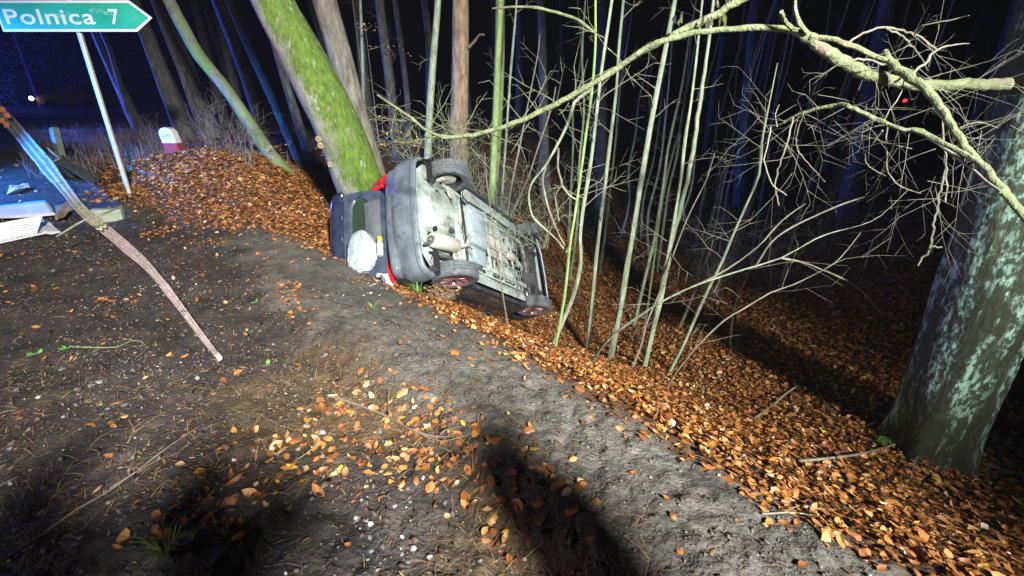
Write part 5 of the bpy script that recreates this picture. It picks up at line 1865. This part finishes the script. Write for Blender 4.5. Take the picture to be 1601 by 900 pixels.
# far dark trunks
used = []
for k in range(70):
    a = rs.uniform(-15, 1640)
    Y = rs.uniform(17, 34)
    X = (a - 800) / FPX * Y * .98
    u, v = uv(X, Y)
    if u < 3.5: continue
    if any(abs(a - q) < 15 for q in used): continue
    used.append(a)
    h = rs.uniform(9, 14)
    rad = rs.uniform(.07, .2)
    z = float(H(X, Y))
    base = np.array([X, Y, z])
    t = thing('tree', 'bare dark trunk deep in the unlit forest', 'tree', base, 'bare dark trunks deep in the forest')
    ln = -.18 if a < 560 else 0
    p = [np.array([X, Y, z - .2]) + np.array([ln * hh + rs.normal(0, .05), rs.normal(0, .05), hh]) for hh in np.linspace(0, h, 7)]
    p, r = smooth_path(p, np.linspace(rad * 1.2, rad * .6, 7), .5)
    mb = MB(); tube(mb, p, r, 10, .06, 1.5, True, k); mb.build('trunk', 'dark_bark', t, base)


# conifers added beyond the road to catch a blue glow at left
def conifer(label, X, Y, h, w, seed):
    z = float(H(X, Y))
    base = np.array([X, Y, z])
    t = thing('added_spruce', label, 'tree', base)
    mb = MB(); tube(mb, [base + [0, 0, -.2], base + [0, 0, h * .5], base + [0, 0, h]], [.18, .12, .02], 8); mb.build('trunk', 'dark_bark', t, base)
    rs = np.random.default_rng(seed)
    ml = MB()
    for _ in range(16000):
        f = rs.random() ** .8
        rr = w * (1 - f) * math.sqrt(rs.uniform(.05, 1)) + .1
        a = rs.uniform(0, 6.28)
        c = base + np.array([rr * math.cos(a), rr * math.sin(a), .3 + f * (h - .4) - rr * .25])
        d = np.array([math.cos(a), math.sin(a), -.35 + rs.normal(0, .3)]) * rs.uniform(.12, .3)
        s_ = np.array([-math.sin(a), math.cos(a), rs.normal(0, .5)]) * rs.uniform(.04, .10)
        ml.add([c, c + d * .5 + s_, c + d, c + d * .5 - s_], [(0, 1, 2, 3)])
    ml.build('needles', 'needle_tree', t, base)['kind'] = 'stuff'


conifer('dense dark spruce glowing blue at the left edge under the sign', -54, 46, 18, 6.5, 1)
conifer('dark blue lit spruce beyond the far car', -47, 47, 17, 6, 2)
conifer('distant spruce behind the sign post', -41, 50, 17, 5.5, 3)


# dry undergrowth beyond the road bank on the left
def undergrowth():
    n0 = 7000
    v = rng.uniform(11, 22, n0); u = rng.uniform(-.5, 4.5, n0)
    X, Y = xy(u, v)
    k = rng.random(n0) < sm(-.1, .15, fbm(X * .6, Y * .6, 3))
    X, Y = X[k], Y[k]
    n = len(X)
    sv = np.array([(-.5, 0, 0), (.5, 0, 0), (.15, .1, 1.0), (-.15, .1, 1.0)])
    L = rng.uniform(.12, .40, n)
    sc = np.stack([rng.uniform(.006, .014, n), L, L], -1)
    Rm = rot_to(np.tile([0, 0, 1.], (n, 1)), rng.uniform(0, 6.28, n), np.abs(rng.normal(0, .5, n)), rng.uniform(0, 6.28, n))
    col = np.array([.16, .12, .10]) * rng.uniform(.5, 1.5, (n, 1))
    o = scatter_mesh('dry_undergrowth', [(sv, np.array([(0, 1, 2, 3)]))], np.zeros(n, int), np.stack([X, Y, H(X, Y) - .02], -1), Rm, sc, col, 'needles')
    tag(o, 'dry stalks and weeds beyond the road bank in purple light', None, None, 'stuff')


undergrowth()


# ------------------------------------------------------------------ far car with lit headlamp, red light between the trunks
def far_car():
    c = P(122, 160, 36)
    base = np.array([c[0], c[1], float(H(c[0], c[1]))])
    lift = P(80, 155, 36)[2] - base[2] - .65
    base[2] += lift
    t = thing('parked_car', 'distant car on the road with one bright headlamp under the sign', 'car', base)
    t.rotation_euler.z = math.radians(5)
    m = MB()
    prof = [(-2.1, .3), (-2.15, .7), (-1.9, .9), (-1.1, .98), (-.5, 1.42), (.9, 1.45), (1.6, 1.0), (2.1, .9), (2.15, .35)]
    n = len(prof)
    v = [(x, -.85 + (.14 if z > 1.1 else 0), z) for x, z in prof] + [(x, .85 - (.14 if z > 1.1 else 0), z) for x, z in prof]
    m.add(v, [tuple(range(n)), tuple(range(n, 2 * n))[::-1]] + [(k, n + k, n + (k + 1) % n, (k + 1) % n) for k in range(n)])
    m.build('body', 'far_paint', t)
    m = MB()
    m.add([(-.95, -.83, .98), (-.45, -.725, 1.36), (.85, -.725, 1.39), (1.4, -.83, 1.02)], [(0, 1, 2, 3)])
    m.build('side_window', 'black', t)
    for x in (-1.3, 1.3):
        for y in (-.8, .8):
            m = MB(); lathe(m, [(-.1, .001), (-.1, .31), (.1, .31), (.1, .001)], (x, y, .31), (0, 1, 0), 18); m.build('wheel', 'black', t)
    m = MB(); lathe(m, [(-.04, .001), (-.03, .08), (0, .13), (.06, .14)], (-2.32, -1.0, .68), (-.7, .7, 0), 16); m.build('headlight', 'lit_lens', t)
    m = MB(); lathe(m, [(-.02, .001), (-.02, .10), (.05, .12)], (-2.14, .55, .68), (1, .2, 0), 16); m.build('headlight', 'sign_white', t)


far_car()
c = P(1415, 157, 24)
base = np.array([c[0], c[1], float(H(c[0], c[1]))])
t = thing('marker_lamp', 'tiny red light glowing in the dark beneath the dead beech branch', 'lamp', base)
m = MB(); tube(m, [(0, 0, -.2), (0, 0, c[2] - base[2])], .03, 8); m.build('stake', 'mech', t)
m = MB(); lathe(m, [(-.08, .001), (-.08, .06), (.0, .085), (.04, .085), (.04, .001)], c - base, (0, 1, 0), 16); m.build('lens', 'lit_red', t)


# ------------------------------------------------------------------ fallen sticks, weeds, grass tufts
def stick(label, pxs, w, m_, lift=.02, side=(), group=None, name='fallen_branch'):
    pts = [G(a, c) for a, c in pxs]
    pts = [q + np.array([0, 0, lift + (l if isinstance(l, float) else 0)]) for q, l in zip(pts, [0] * len(pts))]
    base = pts[0].copy()
    t = thing(name, label, 'branch', base, group)
    rad = np.linspace(w, w * .45, len(pts))
    p, r = smooth_path(pts, rad, .05)
    mb = MB(); tube(mb, p, r, 6, .12, 6, True, len(label)); mb.build('stem', m_, t, base)
    for s_ in side:
        q = [G(a, c) + np.array([0, 0, lift * 1.5]) for a, c in s_]
        p2, r2 = smooth_path(q, np.linspace(w * .6, w * .25, len(q)), .05)
        mb = MB(); tube(mb, p2, r2, 5, .12, 6); mb.build('side_twig', m_, t, base)
    return t


stick('long bare branch lying from the lower left corner to the shadow', [(8, 882), (60, 848), (120, 805), (175, 772), (225, 735), (270, 700), (312, 672)], .0055, 'brown_twig', .02, [[(205, 750), (212, 725), (216, 705)], [(175, 772), (215, 748), (262, 722)]])
stick('curly thin root lying on the soil left of the guard rail end', [(110, 545), (150, 547), (185, 545), (205, 536), (222, 537), (230, 548), (215, 562)], .006, 'green_bark', .015)
stick('brown forked branch across the pine needles in the middle foreground', [(528, 628), (560, 640), (600, 655), (640, 678), (680, 690), (715, 690)], .007, 'brown_twig', .03, [[(610, 660), (608, 640), (610, 620)], [(640, 680), (690, 700), (735, 690)], [(690, 690), (705, 680), (720, 700), (765, 715)]])
stick('dark twig curving over the upper mud track', [(440, 478), (480, 474), (520, 474), (560, 480)], .006, 'mech', .015)
stick('dark thin twig lying along the mud track below the car', [(575, 488), (600, 500), (630, 512)], .005, 'mech', .012)
stick('arched dead branch in front of the beech shadow', [(1178, 660), (1205, 640), (1235, 615), (1262, 602), (1302, 598)], .012, 'twig', .04, [[(1272, 603), (1282, 630), (1300, 655), (1310, 665)]])
stick('dead branch lying at the foot of the big beech', [(1248, 730), (1300, 725), (1350, 716), (1400, 702), (1440, 690), (1458, 686)], .010, 'twig', .05, [[(1440, 705), (1460, 708), (1475, 712)], [(1422, 740), (1430, 725), (1440, 712)]])
stick('short pale stick standing out of the leaves above the track', [(1117, 628), (1124, 645), (1134, 672)], .007, 'twig', .03)
stick('short pale twig on the leaves below the arched branch', [(1217, 713), (1228, 700), (1240, 686)], .006, 'twig', .03)
stick('broken branch lying right of the big beech foot', [(1530, 730), (1560, 740), (1590, 748), (1620, 752)], .014, 'brown_twig', .04)
stick('pale thin branch lying by the forked sapling base', [(1000, 540), (985, 500), (960, 480), (905, 478), (866, 487)], .006, 'twig', .06)
stick('grey branch lying on the leaf bank right of the sign pole', [(212, 272), (240, 276), (262, 282), (285, 280)], .02, 'dark_bark', .04)
stick('thin broken stick beside the foot of the sign pole', [(200, 302), (220, 308), (245, 322)], .010, 'twig', .03)
stick('thin twigs on the track at the lower right', [(1190, 808), (1240, 805), (1280, 812), (1300, 822)], .004, 'twig', .015, [[(1225, 806), (1255, 795), (1280, 803)]])
stick('fine twig lying at the lower middle between stones', [(500, 680), (495, 700), (480, 715), (462, 725)], .004, 'twig', .02)


def weed(label, px, py, n, size, seed, m_='green_leaf', name='weed'):
    base = G(px, py)
    t = thing(name, label, 'plant', base)
    rs = np.random.default_rng(seed)
    for _ in range(n):
        sv, sf = LEAVES[rs.integers(0, 4)]
        a = rs.uniform(0, 6.28)
        R = np.array(Matrix.Rotation(a, 3, 'Z') @ Matrix.Rotation(-rs.uniform(.1, .7), 3, 'Y'))
        MB().add((sv * size * rs.uniform(.7, 1.2)) @ R.T + np.array([math.cos(a), math.sin(a), .3]) * size * .6, [tuple(x) for x in sf]).build('leaf', m_, t)


weed('bright green seedling leaf on the soil above the rail end', 402, 474, 3, .05, 1)
weed('flat green leaf on the leaves right of the guard rail end', 418, 572, 2, .055, 2)
weed('green weed sprig on the shadowed soil at far left', 55, 555, 4, .05, 3)
weed('small green weed next to the curly root', 108, 545, 3, .05, 4)
weed('pale green clover leaves on the leaf litter right of the track', 1456, 768, 4, .04, 5)
weed('small green sprig by the concrete block', 180, 314, 3, .06, 6)
weed('tiny green leaf on the track near the rail', 385, 520, 2, .045, 7)


def tuft(label, px, py, n, L, seed, m_='grass'):
    base = G(px, py)
    t = thing('grass_tuft', label, 'grass', base)
    rs = np.random.default_rng(seed)
    mb = MB()
    for _ in range(n):
        a, l = rs.uniform(0, 6.28), L * rs.uniform(.5, 1.2)
        d = np.array([math.cos(a), math.sin(a), 0])
        s_ = np.array([-d[1], d[0], 0]) * .003
        o_ = d * .015 * rs.random()
        mb.add([o_ - s_, o_ + s_, o_ + d * l * .35 + [0, 0, l * .55] + s_, o_ + d * l * .35 + [0, 0, l * .55] - s_, o_ + d * l * .85 + [0, 0, l * .6]], [(0, 1, 2, 3), (3, 2, 4)])
    mb.build('blades', m_, t)['kind'] = 'stuff'


ml = MB()
rs = np.random.default_rng(17)
for _ in range(26):
    q = G(rs.normal(575, 26), rs.uniform(440, 468)) + np.array([0, 0, .012])
    a = rs.uniform(0, 6.28, 3).cumsum()
    d = rs.uniform(.008, .028)
    ml.add([q + np.array([math.cos(x) * d, math.sin(x) * d, rs.uniform(-.3, .6) * d]) for x in a], [(0, 1, 2)])
tag(ml.build('glass_shards', 'white_plastic', None, smooth=False), 'small bright shards strewn on the mud below the tailgate', None, None, 'stuff')
rs = np.random.default_rng(91)
cl_b = G(688, 470)
t = thing('leaf_clump', 'clump of leaves and soil caught under the lower rear wheel of the car', 'leaves', cl_b)
m = MB()
for _ in range(90):
    q = P(rs.normal(690, 16), rs.normal(458, 7), rs.normal(5.02, .04))
    sv, sf = LEAVES[rs.integers(0, 6)]
    ax = rs.normal(0, 1, 3)
    R = np.array(Matrix.Rotation(rs.uniform(-1, 1), 3, Vector(ax / np.linalg.norm(ax))) @ Matrix.Rotation(rs.uniform(0, 6.28), 3, 'Z'))
    m.add((sv * rs.uniform(.04, .07)) @ R.T + q, [tuple(x) for x in sf])
m.build('leaves', 'clump_leaf', t, cl_b)['kind'] = 'stuff'
m = MB()
bm = bmesh.new(); bmesh.ops.create_icosphere(bm, subdivisions=3, radius=1); v = np.array([tuple(x.co) for x in bm.verts]); f = [tuple(x.index for x in y.verts) for y in bm.faces]; bm.free()
m.add(v * (1 + .8 * fbm(v[:, 0] * 3 + 9, v[:, 1] * 3 + v[:, 2] * 3 + 9, 4))[:, None] * np.array([.20, .08, .09]) + P(688, 461, 5.08), f)
m.build('soil_lump', 'lump', t, cl_b)
tuft('thin grass tuft in the shadow at the bottom left', 262, 872, 26, .16, 1)
tuft('grass blades under the rear wheel of the overturned car', 655, 462, 30, .22, 2)
tuft('dry grass tuft on the track edge by the white scrap', 583, 482, 12, .12, 3, 'lime_bark')


# ------------------------------------------------------------------ the two onlookers standing behind the camera, whose shadows fall into the picture
def person(label, x, y, yaw, arms, seed):
    base = np.array([x, y, float(H(x, y))])
    t = thing('person', label, 'person', base)
    t.rotation_euler.z = yaw
    J = {'pelvis': (0, 0, .95, .15), 'waist': (0, 0, 1.10, .14), 'chest': (0, .02, 1.32, .17), 'neck': (0, .01, 1.50, .062), 'head': (0, .03, 1.60, .10), 'crown': (0, .02, 1.70, .085)}
    E = [('pelvis', 'waist'), ('waist', 'chest'), ('chest', 'neck'), ('neck', 'head'), ('head', 'crown')]
    for s_, sg in (('l', -1), ('r', 1)):
        J.update({'hip' + s_: (sg * .10, 0, .90, .10), 'knee' + s_: (sg * .12, .03, .50, .068), 'ank' + s_: (sg * .13, 0, .09, .05), 'toe' + s_: (sg * .14, .17, .04, .045), 'sho' + s_: (sg * .20, .01, 1.43, .075)})
        e, w = arms
        J.update({'elb' + s_: (sg * e[0], e[1], e[2], .05), 'wri' + s_: (sg * w[0], w[1], w[2], .036), 'han' + s_: (sg * w[0] * .7, w[1] + .08, w[2] + .03, .04)})
        E += [('pelvis', 'hip' + s_), ('hip' + s_, 'knee' + s_), ('knee' + s_, 'ank' + s_), ('ank' + s_, 'toe' + s_), ('chest', 'sho' + s_), ('sho' + s_, 'elb' + s_), ('elb' + s_, 'wri' + s_), ('wri' + s_, 'han' + s_)]
    names = list(J)
    me = bpy.data.meshes.new('body')
    me.from_pydata([J[k][:3] for k in names], [(names.index(a), names.index(b)) for a, b in E], [])
    me.materials.append(M['coat_dark'])
    o = bpy.data.objects.new('body', me)
    C.objects.link(o)
    o.parent = t
    o.modifiers.new('skin', 'SKIN')
    for k, d in zip(names, me.skin_vertices[0].data):
        d.radius = (J[k][3], J[k][3])
    me.skin_vertices[0].data[0].use_root = True
    o.modifiers.new('sub', 'SUBSURF').levels = 1
    return t


person('person in a dark jacket raising both hands in front of the chest', -.06, -.40, 0, ((.36, .08, 1.28), (.12, .16, 1.50)), 1)
person('person in a dark jacket standing with lowered arms on the road edge', .90, -.17, -.40, ((.225, .0, 1.15), (.20, .05, .90)), 2)
person('person in a dark jacket standing with lowered arms left of the one raising both hands', -.60, -.42, -.2, ((.24, .0, 1.15), (.22, .06, .90)), 3)


# ------------------------------------------------------------------ damp night air
mb = MB()
box(mb, (0, 0, 9.25), (200, 200, 26.5))
hz = mb.build('haze', 'black', None, smooth=False)
hm = bpy.data.materials.new('damp_air')
hm.use_nodes = True
hn = hm.node_tree
hn.nodes.remove(hn.nodes['Principled BSDF'])
pv = hn.nodes.new('ShaderNodeVolumePrincipled')
pv.inputs['Color'].default_value = (.9, .93, 1, 1)
pv.inputs['Density'].default_value = .0004
hn.links.new(pv.outputs[0], hn.nodes['Material Output'].inputs['Volume'])
hz.data.materials.clear()
hz.data.materials.append(hm)
tag(hz, 'thin damp night air round the whole scene', None, None, 'stuff')
